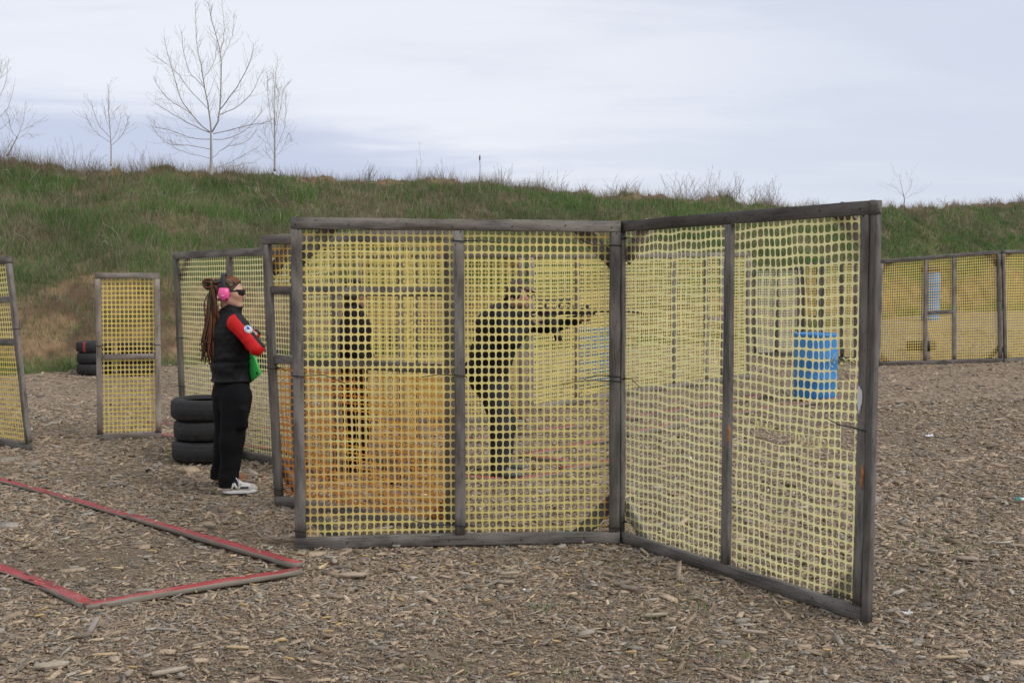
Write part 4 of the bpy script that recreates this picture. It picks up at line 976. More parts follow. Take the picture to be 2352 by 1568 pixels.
# ------------------------------------------------------------------ sculpting: signed distances meshed with surface nets
def surfnet(f, lo, hi, h):
    lo = np.array(lo, float); hi = np.array(hi, float); Bk = 10
    nb = np.ceil((hi - lo) / (h * Bk)).astype(int); n = nb * Bk
    cc = np.stack(np.meshgrid(*[lo[k] + (np.arange(nb[k]) * Bk + Bk / 2 - .5) * h for k in range(3)], indexing='ij'), -1)
    fc = f(cc.reshape(-1, 3)).reshape(nb)
    Vv = np.where(fc > 0, 1.0, -1.0).repeat(Bk, 0).repeat(Bk, 1).repeat(Bk, 2).astype(np.float32)
    act = np.argwhere(np.abs(fc) < Bk * h * 1.25)
    loc = np.stack(np.meshgrid(*[np.arange(Bk)] * 3, indexing='ij'), -1)
    for a in range(0, len(act), 300):
        bl = act[a:a + 300]; ii = bl[:, None, None, None] * Bk + loc[None]
        v = f((lo + ii * h).reshape(-1, 3)).reshape(len(bl), Bk, Bk, Bk)
        Vv[ii[..., 0], ii[..., 1], ii[..., 2]] = v
    Vv[0] = Vv[-1] = 1; Vv[:, 0] = Vv[:, -1] = 1; Vv[:, :, 0] = Vv[:, :, -1] = 1
    ins = Vv < 0
    cs = sum(ins[i:n[0] - 1 + i, j:n[1] - 1 + j, k:n[2] - 1 + k].astype(np.int8) for i in (0, 1) for j in (0, 1) for k in (0, 1))
    cells = np.argwhere((cs > 0) & (cs < 8)); idx = np.full(cs.shape, -1, np.int32); idx[tuple(cells.T)] = np.arange(len(cells))
    acc = np.zeros((len(cells), 3)); cnt = np.zeros(len(cells))
    cor = [(i, j, k) for i in (0, 1) for j in (0, 1) for k in (0, 1)]
    g = lambda c: Vv[cells[:, 0] + c[0], cells[:, 1] + c[1], cells[:, 2] + c[2]]
    for a in cor:
        for ax in range(3):
            if a[ax]: continue
            b = list(a); b[ax] = 1
            va, vb = g(a), g(b); m = (va < 0) != (vb < 0); t = np.where(m, va / np.where(m, va - vb, 1), 0)
            p = np.array(a, float)[None].repeat(len(cells), 0); p[:, ax] += t
            acc[m] += p[m]; cnt[m] += 1
    P = lo + (cells + acc / cnt[:, None]) * h
    Q = []
    for ax in range(3):
        o1, o2 = (ax + 1) % 3, (ax + 2) % 3
        s0 = [slice(None)] * 3; s1 = [slice(None)] * 3; s0[ax] = slice(0, -1); s1[ax] = slice(1, None)
        e = np.argwhere(ins[tuple(s0)] != ins[tuple(s1)])
        e = e[(e[:, o1] > 0) & (e[:, o2] > 0) & (e[:, o1] < n[o1] - 1) & (e[:, o2] < n[o2] - 1)]
        inn = ins[tuple(e.T)]
        def at(d1, d2):
            x = e.copy(); x[:, o1] += d1; x[:, o2] += d2; return idx[tuple(x.T)]
        q = np.stack([at(-1, -1), at(0, -1), at(0, 0), at(-1, 0)], -1)
        q[~inn] = q[~inn][:, ::-1]; Q.append(q)
    return P, np.vstack(Q)
A3 = lambda p: np.array(tuple(p), float)
def cone(P, a, b, ra, rb, ax=None, k=1.0):
    a, b = A3(a), A3(b); ab = b - a; L2 = ab @ ab + 1e-12
    t = np.clip((P - a) @ ab / L2, 0, 1); d = P - (a + t[:, None] * ab)
    if ax is not None:
        ax = A3(ax); s = d @ ax; d = d + (s * (1 / k - 1))[:, None] * ax
    return np.sqrt((d * d).sum(1)) - (ra + t * (rb - ra))
def ell(P, c, r, M=None):
    q = P - A3(c)
    if M is not None: q = q @ M
    r = np.array(r, float); k0 = np.sqrt(((q / r) ** 2).sum(1)); k1 = np.sqrt(((q / r ** 2) ** 2).sum(1)) + 1e-9
    return k0 * (k0 - 1) / k1
def rbox(P, c, hs, r, M=None):
    q = P - A3(c)
    if M is not None: q = q @ M
    q = np.abs(q) - (np.array(hs, float) - r); return np.sqrt((np.maximum(q, 0) ** 2).sum(1)) + np.minimum(q.max(1), 0) - r
def smin(a, b, k):
    h = np.clip(.5 + .5 * (b - a) / k, 0, 1); return b * (1 - h) + a * h - k * h * (1 - h)
def smax(a, b, k): return -smin(-a, -b, k)
def chain(P, pts, k=.03, ax=None, kk=1.0):
    d = None
    for (a, ra), (b, rb) in zip(pts[:-1], pts[1:]):
        x = cone(P, a, b, ra, rb, ax, kk); d = x if d is None else smin(d, x, k)
    return d
def wrinkle(P, s=1.0, seed=0.0):
    x, y, z = P[:, 0] + seed, P[:, 1] + seed * .7, P[:, 2]
    w = np.sin(31 * s * z + 9 * s * x + 2.2 * np.sin(17 * s * x + 11 * s * y + 5 * s * z)) * .5 + np.sin(57 * s * z - 22 * s * x + 19 * s * y + 1.7 * np.sin(23 * s * z + 13 * s * y)) * .3 + np.sin(90 * s * x + 70 * s * y + 40 * s * z) * .12
    return w
def sculpt(name, f, lo, hi, h, mat, parent, col=None):
    P, Q = surfnet(f, lo, hi, h)
    me = raw_mesh(name, P, Q, None, None if col is None else col(P), True)
    return mk(name, me, mat, parent)
def frame(fwd, up=(0, 0, 1)):                              # columns: forward, left, up
    f = A3(fwd); f /= np.linalg.norm(f); l = np.cross(A3(up), f); l /= np.linalg.norm(l); return np.stack([f, l, np.cross(f, l)], 1)
def head_sdf(P, c, M, s=1.0, fem=True):
    q = ((P - A3(c)) @ M) / s
    d = ell(q, (-.012, 0, .028), (.099, .077, .094))
    d = smin(d, ell(q, (.028, 0, -.028), (.064, .060, .088)), .03)
    jw = .024 if fem else .032
    for y in (-1, 1): d = smin(d, cone(q, (-.005, y * .042, -.062), (.066, y * .010, -.102), .026, .018 + (0 if fem else .004)), .03)
    for y in (-1, 1): d = smin(d, cone(q, (.048, y * .042, -.014), (.064, y * .032, -.020), .018, .017), .04)
    d = smin(d, cone(q, (.076, -.03, .026), (.076, .03, .026), .013, .013), .022)
    for y in (-1, 1): d = smax(d, -(np.sqrt(((q - np.array([.094, y * .032, .004])) ** 2).sum(1)) - .015), .014)
    d = smin(d, cone(q, (.086, 0, .016), (.112, 0, -.028), .008, .0115), .010)
    for y in (-1, 1): d = smin(d, ell(q, (.098, y * .011, -.033), (.011, .008, .008)), .008)
    d = smin(d, ell(q, (.087, 0, -.056), (.010, .022, .0065)), .008)
    d = smin(d, ell(q, (.084, 0, -.066), (.011, .020, .007)), .008)
    d = smax(d, -ell(q, (.098, 0, -.061), (.007, .018, .0012)), .004)
    d = smin(d, ell(q, (.074, 0, -.096), (.018, .022, .016)), .016)
    for y in (-1, 1):
        e = ell(q, (-.008, y * .080, -.012), (.021, .010, .033)); e = smax(e, -ell(q, (.000, y * .090, -.010), (.012, .007, .020)), .006); d = smin(d, e, .006)
    return d * s
def head_col(P, c, M, base, s=1.0):
    q = ((P - A3(c)) @ M) / s; C = np.tile(np.array(base, float), (len(P), 1))
    lip = (np.exp(-(((q[:, 2] + .061) / .0085) ** 2 + (q[:, 1] / .022) ** 2)) * (q[:, 0] > .08))[:, None]
    chk = (np.exp(-(((q[:, 2] + .022) / .022) ** 2 + ((np.abs(q[:, 1]) - .038) / .02) ** 2)) * (q[:, 0] > .03))[:, None] * .35
    C = C * (1 - .75 * lip) + np.array([.36, .10, .09]) * .75 * lip
    return C * (1 - chk) + np.array([.55, .22, .16]) * chk
def hand_sdf(P, wr, fwd, nrm, s=1.0, curl=.6, thumb=1):
    """palm from the wrist along fwd; nrm is the way the palm faces; fingers bend towards it"""
    f = A3(fwd); f /= np.linalg.norm(f); n_ = A3(nrm); n_ = n_ - f * (n_ @ f); n_ /= np.linalg.norm(n_); sd = np.cross(n_, f) * thumb; w = A3(wr)
    d = cone(P, w, w + f * .035 * s, .024 * s, .027 * s, n_, .62)
    d = smin(d, cone(P, w + f * .04 * s + sd * .016 * s, w + f * .085 * s + sd * .022 * s, .019 * s, .014 * s), .014)
    d = smin(d, cone(P, w + f * .04 * s - sd * .012 * s, w + f * .08 * s - sd * .024 * s, .018 * s, .012 * s), .014)
    for k, (o, L) in enumerate(((.030, .072), (.010, .080), (-.010, .074), (-.029, .058))):
        p = w + (f * .086 + sd * o) * s; a = curl * .55; dr = f; r = (.0095 if k < 3 else .0082) * s
        for m, q in enumerate((.45, .32, .23)):
            dr = f * math.cos(a) + n_ * math.sin(a); p2 = p + dr * L * q * s
            d = smin(d, cone(P, p, p2, r, r * .92), .005); p = p2; r *= .92; a += curl
    t0 = w + (f * .022 + sd * .024) * s; t1 = t0 + (f * .030 + sd * .026 + n_ * .012) * s; t2 = t1 + (f * .030 + sd * .004 + n_ * .018 * (1 + curl)) * s
    d = smin(d, cone(P, t0, t1, .015 * s, .0115 * s), .01); return smin(d, cone(P, t1, t2, .0115 * s, .009 * s), .006)
def shoe_sdf(P, heel, fwd, L=.27, s=1.0, hgt=.085):
    M = frame(fwd); q = (P - A3(heel)) @ M / s
    b = cone(q, (.035, 0, .045), (L - .055, 0, .034), .043, .034, (0, 1, 0), .95)
    b = smin(b, cone(q, (.045, 0, .05), (.075, 0, hgt + .02), .042, .046), .03)
    b = smin(b, ell(q, (L - .07, 0, .032), (.066, .043, .030)), .03)
    b = smin(b, cone(q, (.09, 0, .075), (.16, 0, .05), .030, .024), .03)
    return smax(b, .022 - q[:, 2], .006) * s
def sole_sdf(P, heel, fwd, L=.27, s=1.0):
    M = frame(fwd); q = (P - A3(heel)) @ M / s
    w = cone(q * np.array([1, 1, 0]), (.043, 0, 0), (L - .055, 0, 0), .043, .047)
    return smax(w, np.abs(q[:, 2] - .014 - .008 * sstep(.7, 1.0, q[:, 0] / L) - .006 * sstep(.25, 0, q[:, 0] / L)) - .0135, .006) * s

# cloth
def m_cloth(name, col, rough=.85, scale=220, sheen=.0, spec=.25):
    k = NT(name); v = k.pos(); n = k.noise(v, scale, 3, .6); n2 = k.noise(v, 9, 4, .6)
    c = k.mix(n, tuple(x * .75 for x in col), tuple(x * 1.25 for x in col)); c = k.mix(k.rng(n2, .4, .75, 0, .35), c, tuple(min(1, x * 1.6 + .006) for x in col))
    k.l(c, k.b.inputs['Base Color']); k.b.inputs['Roughness'].default_value = rough; k.b.inputs['Specular IOR Level'].default_value = spec; k.bump(n, .2, .001)
    return k.m
M_vest = m_cloth('black_quilted_nylon', (.0058, .0058, .0062), .65, 260, spec=.28)
M_trs = m_cloth('black_trouser_cloth', (.0062, .0063, .0072), .9, spec=.15)
M_jack = m_cloth('black_softshell', (.011, .0115, .013), .75)
M_grayc = m_cloth('charcoal_trouser_cloth', (.024, .026, .030), .85)
M_glass = m_simple('dark_lens', (.006, .006, .007), .12, .1, 20, 0, spec=.6)
M_blk = m_simple('matt_black', (.016, .016, .017), .5, .2, 60, .1)
M_gun = m_simple('black_metal', (.014, .014, .015), .42, .2, 50, .1, .3)
M_pink = m_simple('pink_plastic', (.80, .10, .30), .32, .05, 30, 0)
M_green = m_simple('green_plastic', (.045, .50, .09), .4, .06, 30, 0)
SKIN = (.50, .285, .205)

# ------------------------------------------------------------------ the woman
def woman():
    Yc = 8.10
    root = thing('person', (W(528, 1125, Yc).x, Yc, 0), 'woman with long dreadlocks, pink ear muffs and black vest standing with folded arms', 'person')
    fw = np.array([.94, .34, 0]); lf = np.array([-.34, .94, 0])
    hipR, knR, anR = W(543, 912, 7.98), W(533, 1012, 7.96), W(525, 1112, 7.98)
    hipL, knL, anL = W(523, 912, 8.22), W(519, 1008, 8.26), W(504, 1098, 8.34)
    waist, chest, neck = W(533, 862, 8.1), W(529, 770, 8.1), W(527, 718, 8.1)
    shR, elR = W(541, 741, 7.925), W(590, 799, 7.86); wrR = W(563, 786, 8.10); hdR = W(545, 778, 8.26)
    shL, elL = W(523, 739, 8.28), W(571, 800, 8.36); wrL = W(587, 766, 8.05)
    hc = W(529.5, 672, 8.09); HM = frame((.985, .10, -.04)); hs = .98
    hL_f = np.array([-.06, -.95, .06]); hL_n = np.array([-.45, 0, -.9])
    def body(P):
        d = head_sdf(P, hc, HM, hs)
        d = smin(d, cone(P, A3(hc) + HM @ np.array([-.028, 0, -.07]), A3(neck) + np.array([0, 0, -.02]), .048, .058), .03)
        t = smin(cone(P, A3(neck) + (0, 0, -.09), A3(waist), .085, .10, lf, 1.35), cone(P, waist, (A3(hipR) + A3(hipL)) / 2, .10, .11, lf, 1.2), .05)
        t = smin(t, cone(P, A3(shR) + lf * .03, A3(shL) - lf * .03, .05, .05), .05); d = smin(d, t, .03)
        for a, b, c in ((shR, elR, wrR), (shL, elL, wrL)):
            d = smin(d, cone(P, a, b, .044, .036), .03); d = smin(d, cone(P, b, c, .036, .026), .015)
        d = smin(d, hand_sdf(P, wrR, A3(hdR) - A3(wrR), (-.9, .3, 0), .88, .35, -1), .008)
        d = smin(d, hand_sdf(P, wrL, hL_f, hL_n, .9, .45, 1), .008)
        for a, b, c in ((hipR, knR, anR), (hipL, knL, anL)):
            d = smin(d, cone(P, a, b, .075, .05), .04); d = smin(d, cone(P, b, c, .05, .036), .02); d = smin(d, cone(P, A3(c), A3(c) + fw * .10 + (0, 0, -.05), .034, .028), .02)
        return d
    def bcol(P): return head_col(P, hc, HM, SKIN, hs)
    pb = sculpt('body', body, (A3(anL)[0] - .25, 7.6, -.02), (A3(elR)[0] + .15, 8.7, 1.78), .0052, M_skin, root, bcol)
    # trousers
    def trousers(P):
        d = cone(P, A3(waist) + (0, 0, -.02), (A3(hipR) + A3(hipL)) / 2 + (-.005, 0, .02), .128, .150, lf, 1.12)
        for a, b, c, r in ((hipR, knR, anR, 1.0), (hipL, knL, anL, .97)):
            l = smin(cone(P, A3(a), b, .122 * r, .086 * r), cone(P, b, A3(c) + (0, 0, -.01), .086 * r, .071 * r), .05)
            l = smin(l, cone(P, A3(c) + (.0, 0, .05), A3(c) + (.0, 0, -.005), .073 * r, .077 * r), .02); d = smin(d, l, .035)
        d = smin(d, rbox(P, A3(hipR) + np.array([.055, -.085, -.15]), (.055, .028, .085), .02, frame((.93, -.25, 0))), .012)   # cargo pocket
        d = d + .0055 * wrinkle(P, .8, .3) * (.55 + .7 * sstep(.55, .1, P[:, 2])) - .0015
        cut = np.minimum.reduce([P[:, 2] - .052, P[:, 2] * 0 + 1])
        return smax(d, -cut, .006)
    sculpt('trousers', trousers, (A3(anL)[0] - .3, 7.6, .0), (A3(elR)[0] + .1, 8.7, 1.02), .0065, M_trs, root)
    # quilted vest
    ax0 = A3(waist)
    def vest(P):
        d = chain(P, [(A3(waist) + (0, 0, -.02), .158), (A3(waist) + (-.005, 0, .12), .150), (A3(chest) + (.006, 0, -.02), .150), (A3(chest) + (0, 0, .06), .136), (A3(neck) + (-.008, 0, -.075), .098)], .05, lf, 1.18)
        d = smin(d, cone(P, A3(shR) + lf * .035 + (-.012, 0, .012), A3(shL) - lf * .035 + (-.012, 0, .012), .066, .066), .06)
        # quilting: diamonds of stitched lines with puffs between, plus horizontal folds
        q = P - ax0; ang = np.arctan2(q @ lf, q @ fw); s = ang * .16 + .004 * np.sin(q[:, 2] * 31)
        u, v = (s + q[:, 2] * .8) / .070, (s - q[:, 2] * .8) / .070
        puff = np.minimum(np.abs(np.sin(np.pi * u)), np.abs(np.sin(np.pi * v))) ** .5
        d = d - .0036 * puff - .0072 * wrinkle(P * np.array([.5, .5, 1.25]), 1.0, 1.3) * (.5 + .6 * np.exp(-((q[:, 2] - .08) / .12) ** 2)) + .004
        d = d + .008 * np.exp(-((q[:, 2] - .115) / .012) ** 2)            # waist seam
        d = smin(d, smax(np.abs(q[:, 2] + .035) - .012, d - .004, .006), .004)
        hem = A3(waist)[2] - .05
        d = smax(d, hem - P[:, 2], .012)
        # arm holes
        for sh, el, sg in ((shR, elR, 1), (shL, elL, -1)):
            dr = A3(el) - A3(sh); dr /= np.linalg.norm(dr)
            o = -lf * sg
            pl = (P - (A3(sh) + o * .028)) @ o
            d = smax(d, pl - .012, .02)
        # stand-up collar
        n0 = A3(neck) + np.array([-.002, 0, -.035]); n1 = A3(neck) + np.array([.028, .008, .058]); dr = (n1 - n0) / np.linalg.norm(n1 - n0)
        c = cone(P, n0, n1, .086, .076, lf, 1.0); ci = cone(P, n0, n1 + dr * .1, .074, .064); h_ = (P - n1) @ dr
        tip = .022 * sstep(.02, .10, (P - n1) @ fw)
        c = smax(smax(c, -ci, .004), h_ - .004 - tip, .006)
        d = smax(d, -cone(P, n0 + dr * .01, n1, .066, .07), .01)
        return smin(d, c, .012)
    sculpt('quilted_vest', vest, (A3(waist)[0] - .34, 7.7, .80), (A3(waist)[0] + .36, 8.55, 1.62), .0042, M_vest, root)
    # jersey: red sleeves with a black upper stripe
    def jersey(P):
        d = 9.0 * np.ones(len(P))
        for a, b, c in ((shR, elR, wrR), (shL, elL, wrL)):
            a_ = A3(a); l = smin(cone(P, a_, b, .067, .054), cone(P, b, c, .054, .036), .02); d = np.minimum(d, l)
        d = smin(d, cone(P, A3(shR) + lf * .05, A3(shL) - lf * .05, .055, .055), .02)
        return d + .0030 * wrinkle(P, 1.1, 2.0)
    axis_ = A3(elR) - A3(shR); axis_ /= np.linalg.norm(axis_)
    upn = np.cross(axis_, np.array([0, -1., 0])); upn /= np.linalg.norm(upn)
    if upn[2] < 0: upn = -upn
    def jcol(P):
        o = (P - A3(shR)) @ upn; al = (P - A3(shR)) @ axis_
        red = np.array([.60, .009, .009]); blk = np.array([.011, .011, .014])
        m = sstep(.045, .048, o + .004 * sstep(.02, .24, al))
        m = np.where((P[:, 1] > 8.12) & (al < .9), 1, m)
        m = np.maximum(m, sstep(.255, .262, al) * sstep(7.93, 7.95, P[:, 1]))
        return red * (1 - m[:, None]) + blk * m[:, None]
    M_jersey = m_attr('jersey_knit', .6, .08, 200, .15, .001, spec=.3)
    sculpt('jersey', jersey, (A3(shR)[0] - .2, 7.7, 1.0), (A3(elR)[0] + .12, 8.55, 1.6), .005, M_jersey, root, jcol)
    # round arm badge, on the front edge of the upper sleeve
    pc = A3(shR) + axis_ * .118 + upn * .049 + np.array([0, -.036, 0]); pn = upn * .74 + np.array([0, -.68, 0]); pn /= np.linalg.norm(pn)
    Q4 = Vector(pn).to_track_quat('Z', 'Y').to_matrix()
    mb = MB(); mb.lathe([(0, .006), (.031, .005), (.035, .002), (.035, -.004)], pc + pn * .006, Q4, 32, (.74, .75, .78)); pt = mb.build('arm_badge', M_attr, root)
    mb = MB(); mb.lathe([(.026, 0), (.028, 0)], pc + pn * .0125, Q4, 32, (.10, .12, .2))
    for k in range(22):
        if k % 11 in (5, 10): continue
        t = k * 2 * math.pi / 22; mb.box(pc + np.array(Q4 @ Vector((math.cos(t) * .0305, math.sin(t) * .0305, .0125))), (.004, .0028, .0008), (Matrix(Q4) @ Matrix.Rotation(t, 3, 'Z')).to_4x4(), (.12, .14, .22))
    def flat(poly, z, col):
        V = [pc + np.array(Q4 @ Vector((x, y, z))) for x, y in poly]; mb.add(V, None, [(0, i, i + 1) for i in range(1, len(V) - 1)], col)
    flat([(-.021, .003), (-.010, .021), (.005, .018), (.011, .005), (.002, -.008), (-.013, -.006)], .0126, (.03, .10, .42))
    flat([(.003, -.010), (.013, .003), (.021, .001), (.014, -.013), (.006, -.019)], .0126, (.62, .55, .16))
    mb.build('badge_emblem', M_attr, pt, fix=False)
    # shoes
    for nm, an, col_s in (('R', anR, 0), ('L', anL, 1)):
        hl = A3(an) + np.array([-.062, .0, 0]); hl[2] = .012; hl = hl - fw * .0
        fd = np.array([.985, .16, 0]) if nm == 'R' else np.array([.90, .44, 0])
        if nm == 'R': hl = A3(W(512, 1132, 7.95)); hl[2] = .008
        else: hl = A3(W(492, 1108, 8.36)); hl[2] = .008
        M = frame(fd)
        def scol(P, hl=hl, M=M):
            q = (P - hl) @ M; C = np.tile(np.array([.42, .38, .33]) if nm == 'R' else np.array([.20, .10, .05]), (len(P), 1))
            if nm == 'R':
                nav = np.array([.015, .020, .038]); m = sstep(.055, .062, q[:, 0]) * sstep(.205, .195, q[:, 0]) * sstep(.034, .042, q[:, 2]); C = C * (1 - m[:, None]) + nav * m[:, None]
                m = sstep(.115, .13, q[:, 0]) * sstep(.052, .06, q[:, 2]) * sstep(.22, .205, q[:, 0]); C = C * (1 - m[:, None]) + np.array([.60, .58, .56]) * m[:, None]
                m = sstep(.036, .026, q[:, 0]); C = C * (1 - m[:, None]) + np.array([.45, .35, .34]) * m[:, None]
            return C
        sh = sculpt('shoe', lambda P: shoe_sdf(P, hl, fd), hl - .2, hl + .4, .0045, M_attr, root, scol)
        sculpt('sole', lambda P: sole_sdf(P, hl, fd), hl - .2, hl + .4, .0045, m_simple('sole_rubber', (.66, .65, .63) if nm == 'R' else (.26, .15, .08), .6, .1, 60, .1), sh)
        if nm == 'R':
            mb = MB()                                         # slanted letter-like side mark, three joined strokes
            o = lambda x, z: hl + M @ np.array([x, -.0485 + max(0, x - .08) * .10 + max(0, z - .06) * .12, z])
            def stroke(a, b, w):
                a, b = np.array(a), np.array(b); V = [o(a[0] - w, a[1]), o(a[0] + w, a[1]), o(b[0] + w, b[1]), o(b[0] - w, b[1])]; V2 = [v + M @ np.array([0, .012, 0]) for v in V]
                mb.add(V + V2, [(0, 1, 2, 3), (0, 4, 5, 1), (1, 5, 6, 2), (2, 6, 7, 3), (3, 7, 4, 0)], None, (.60, .56, .47))
            stroke((.066, .032), (.090, .086), .010); stroke((.090, .084), (.116, .034), .010); stroke((.118, .032), (.142, .076), .010)
            mb.build('side_mark', M_attr, sh)
            mb = MB()
            for k in range(5):
                x = .115 + .018 * k; z = .103 - .013 * k
                mb.tube([hl + M @ np.array([x, -.030, z - .014]), hl + M @ np.array([x + .004, 0, z + .004]), hl + M @ np.array([x, .03, z - .014])], .0042, 5, (.72, .71, .70))
            mb.tube(bez([hl + M @ np.array([.112, -.01, .105]), hl + M @ np.array([.10, -.03, .13]), hl + M @ np.array([.125, -.05, .10]), hl + M @ np.array([.15, -.048, .075])], 8), .0035, 5, (.72, .71, .70))
            mb.build('laces', M_attr, sh, True)
    # hair: locs drawn back to a tie behind the crown, looped there and hanging down the back
    rnd = random.Random(12); mb = MB(); tie = A3(W(489, 651, 8.10)); pal = [(.075, .045, .028), (.16, .058, .025), (.23, .075, .028), (.055, .05, .032), (.10, .085, .045), (.13, .10, .06), (.04, .030, .022), (.19, .055, .02)]
    hcA = A3(hc)
    def on_head(x, y, z, lift=.008):
        q = np.array([x + .012, y, z - .028]); r = np.array([.099, .077, .094]) + lift; q = q / np.linalg.norm(q / r); return hcA + HM @ ((q + np.array([-.012, 0, .028])) * hs)
    for k in range(46):
        a = -1.55 + 3.1 * (k % 23) / 22 + rnd.gauss(0, .04); row = k // 23
        h0 = (.050 + .035 * math.cos(a)) if row == 0 else .058
        x0 = (.078 - .05 * abs(a) / 1.55 * 1.2) if row == 0 else .02
        y0 = math.sin(a) * .085
        P0 = on_head(x0, y0, h0 + .02 * row); P1 = on_head(x0 * .4 - .02, y0 * .95, .085 + .02 * math.cos(a)); P2 = on_head(-.075, y0 * .6, .085); c = np.array(rnd.choice(pal)) * rnd.uniform(.8, 1.25)
        mb.tube(bez([P0, P1, P2, tie + np.array([.01, rnd.gauss(0, .02), rnd.gauss(0, .015)])], 12), .0085, 6, c)
    for k in range(26):                                          # sides and nape going up to the tie
        a = rnd.uniform(-1, 1); P0 = on_head(-.03 - .05 * rnd.random(), a * .085, -.05 + .06 * rnd.random()); P1 = on_head(-.09, a * .06, .03); c = np.array(rnd.choice(pal)) * rnd.uniform(.7, 1.1)
        mb.tube(bez([P0, P1, tie + np.array([.012, a * .02, -.01])], 9), .008, 6, c)
    for k in range(46):                                          # loops behind the crown
        R0 = rnd.uniform(.012, .048); cx0 = tie + np.array([R0 - .055 + rnd.gauss(0, .006), rnd.uniform(-.05, .05), .012 - R0 * .45 + rnd.gauss(0, .006)]); c = np.array(rnd.choice(pal)) * rnd.uniform(.8, 1.2); th = rnd.uniform(-.3, .3)
        mb.tube([cx0 + np.array([math.cos(t) * R0 * 1.15, rnd.gauss(0, .002), math.sin(t) * R0 * .8 + th * .01]) for t in np.linspace(.2, 2 * math.pi - .3, 16)], .0052, 5, c)
    for k in range(130):                                          # hanging locs
        f = rnd.random(); xb = 462 + 36 * rnd.random(); yb_ = 730 + 100 * rnd.random() ** .6
        if k < 10: xb = rnd.uniform(492, 506); yb_ = rnd.uniform(700, 735)
        xm = 472 + (xb - 462) * .75 + rnd.gauss(0, 2); dyy = rnd.uniform(-.09, .07)
        P = [tie + np.array([rnd.gauss(0, .014), rnd.gauss(0, .02), rnd.gauss(-.005, .012)]), A3(W(479 + (xm - 472) * .55 + rnd.gauss(0, 3), 690, 8.08 + dyy * .4)), A3(W(xm, 735, 8.06 + dyy * .8)), A3(W(xb + rnd.gauss(0, 2), (735 + yb_) / 2 + 22, 8.05 + dyy)), A3(W(xb + rnd.gauss(0, 4), yb_ + 8, 8.05 + dyy))]
        if yb_ < 745: P = P[:3] if k >= 10 else [P[0], A3(W(494 + rnd.gauss(0, 2), 690, 8.0)), A3(W(xb, yb_, 7.98))]
        B = bez(P, 16); base = np.array(rnd.choice(pal)) * rnd.uniform(.75, 1.2); red = (np.array([.165, .052, .022]) if rnd.random() < .75 else np.array([.075, .042, .024])) * rnd.uniform(.5, 1.25)
        tcol = np.linspace(0, 1, 16)[:, None]; cc = base * (1 - sstep(.15, .6, tcol)) + red * sstep(.15, .6, tcol)
        mb.tube(B, np.linspace(.0056, .0034, 16), 5, cc)
    hair = mb.build('hair', M_hair, root, True, fix=False)
    # solid scalp so nothing shows between the locs
    sculpt('hairline', lambda P: smax(ell((P - hcA) @ HM / hs, (-.012, 0, .028), (.104, .083, .099)) * hs, -smin((((P - hcA) @ HM) @ np.array([-.80, 0, .60])) + .012, ((P - hcA) @ HM)[:, 2] + .075 + 0 * P[:, 0], .02), .01), hcA - .16, hcA + .16, .0045, M_hair, root, lambda P: np.tile(np.array([.06, .04, .028]), (len(P), 1)))
    mb = MB()
    for k in range(5): mb.tube([tie + np.array([.006 + .006 * math.sin(k), math.cos(t) * .034, math.sin(t) * .034]) + np.array([.006 * (k - 2), 0, .002 * k]) for t in np.linspace(0, 6.28, 14)], .0032, 5, (.45, .07, .05) if k % 2 else (.6, .45, .42))
    mb.build('hair_tie', M_attr, hair, True, fix=False)
    # ear muffs
    L = lambda x, y, z: hcA + HM @ (np.array([x, y, z]) * hs)
    em = MB(); nn = 20
    for w, col in ((0, 0),):
        pts = [L(-.035 - .022 * math.sin(t), math.cos(t) * .103, .030 + math.sin(t) * .118) for t in np.linspace(-.12, math.pi + .12, nn)]
        T = np.array(pts); ref = HM @ np.array([1., 0, 0])
        for a, b in zip(T[:-1], T[1:]):
            mid = (a + b) / 2; dr = (b - a) / np.linalg.norm(b - a); n_ = np.cross(dr, ref); n_ /= np.linalg.norm(n_)
            Mx = Matrix((Vector(dr), Vector(ref), Vector(n_))).transposed().to_4x4(); em.box(mid, (np.linalg.norm(b - a) * 1.06, .034, .012), Mx, (.016, .018, .022), .003)
    muff = em.build('ear_muffs', m_simple('headband_rubber', (.016, .019, .024), .6, .2, 40, .1), root)
    for sgn in (-1, 1):
        cc = (-.036, sgn * .098, -.014)
        sculpt('ear_cup', lambda P: smin(ell((P - hcA) @ HM / hs, cc, (.044, .030, .054)), rbox((P - hcA) @ HM / hs, (cc[0], sgn * .094, cc[2]), (.040, .016, .050), .015), .012) * hs, hcA - .22, hcA + .22, .004, M_pink, muff)
        cu = MB(); cu.lathe([(.0, .012), (.044, .012), (.048, 0), (.044, -.010), (0, -.010)], L(cc[0], sgn * .079, cc[2]), Matrix((HM @ [1, 0, 0], HM @ [0, 0, 1.], HM @ [0, -1., 0])).transposed(), 24, (.015, .015, .017)); cu.build('cushion', M_blk, muff, True)
        kn = MB()
        for x, z, r in ((.030, -.036, .008), (-.032, -.042, .011)): kn.tube([L(cc[0] + x, sgn * .105, cc[2] + z), L(cc[0] + x, sgn * .128, cc[2] + z)], r, 10, (.012, .012, .014))
        kn.build('knob', M_blk, muff)
        if sgn < 0:
            lg = MB(); lg.box(L(cc[0] - .004, -.1285, cc[2] - .012), (.024, .002, .007), Matrix(HM).to_4x4(), (.85, .42, .58)); lg.build('cup_mark', M_attr, muff)
    # wrap-around sunglasses
    def lens(P):
        q = (P - hcA) @ HM / hs; d = np.abs(np.sqrt(((q[:, :2] - np.array([.030, 0])) ** 2 / np.array([1.0, .80]) ** 2).sum(1)) - .082) - .0035
        v = smax(np.abs(q[:, 2] - .002) - .021 + .25 * np.clip(.07 - q[:, 0], 0, 1), .052 - q[:, 0], .004); nb = .013 - np.hypot(q[:, 1], q[:, 2] + .024)
        return smax(smax(d, v, .004), nb, .004) * hs
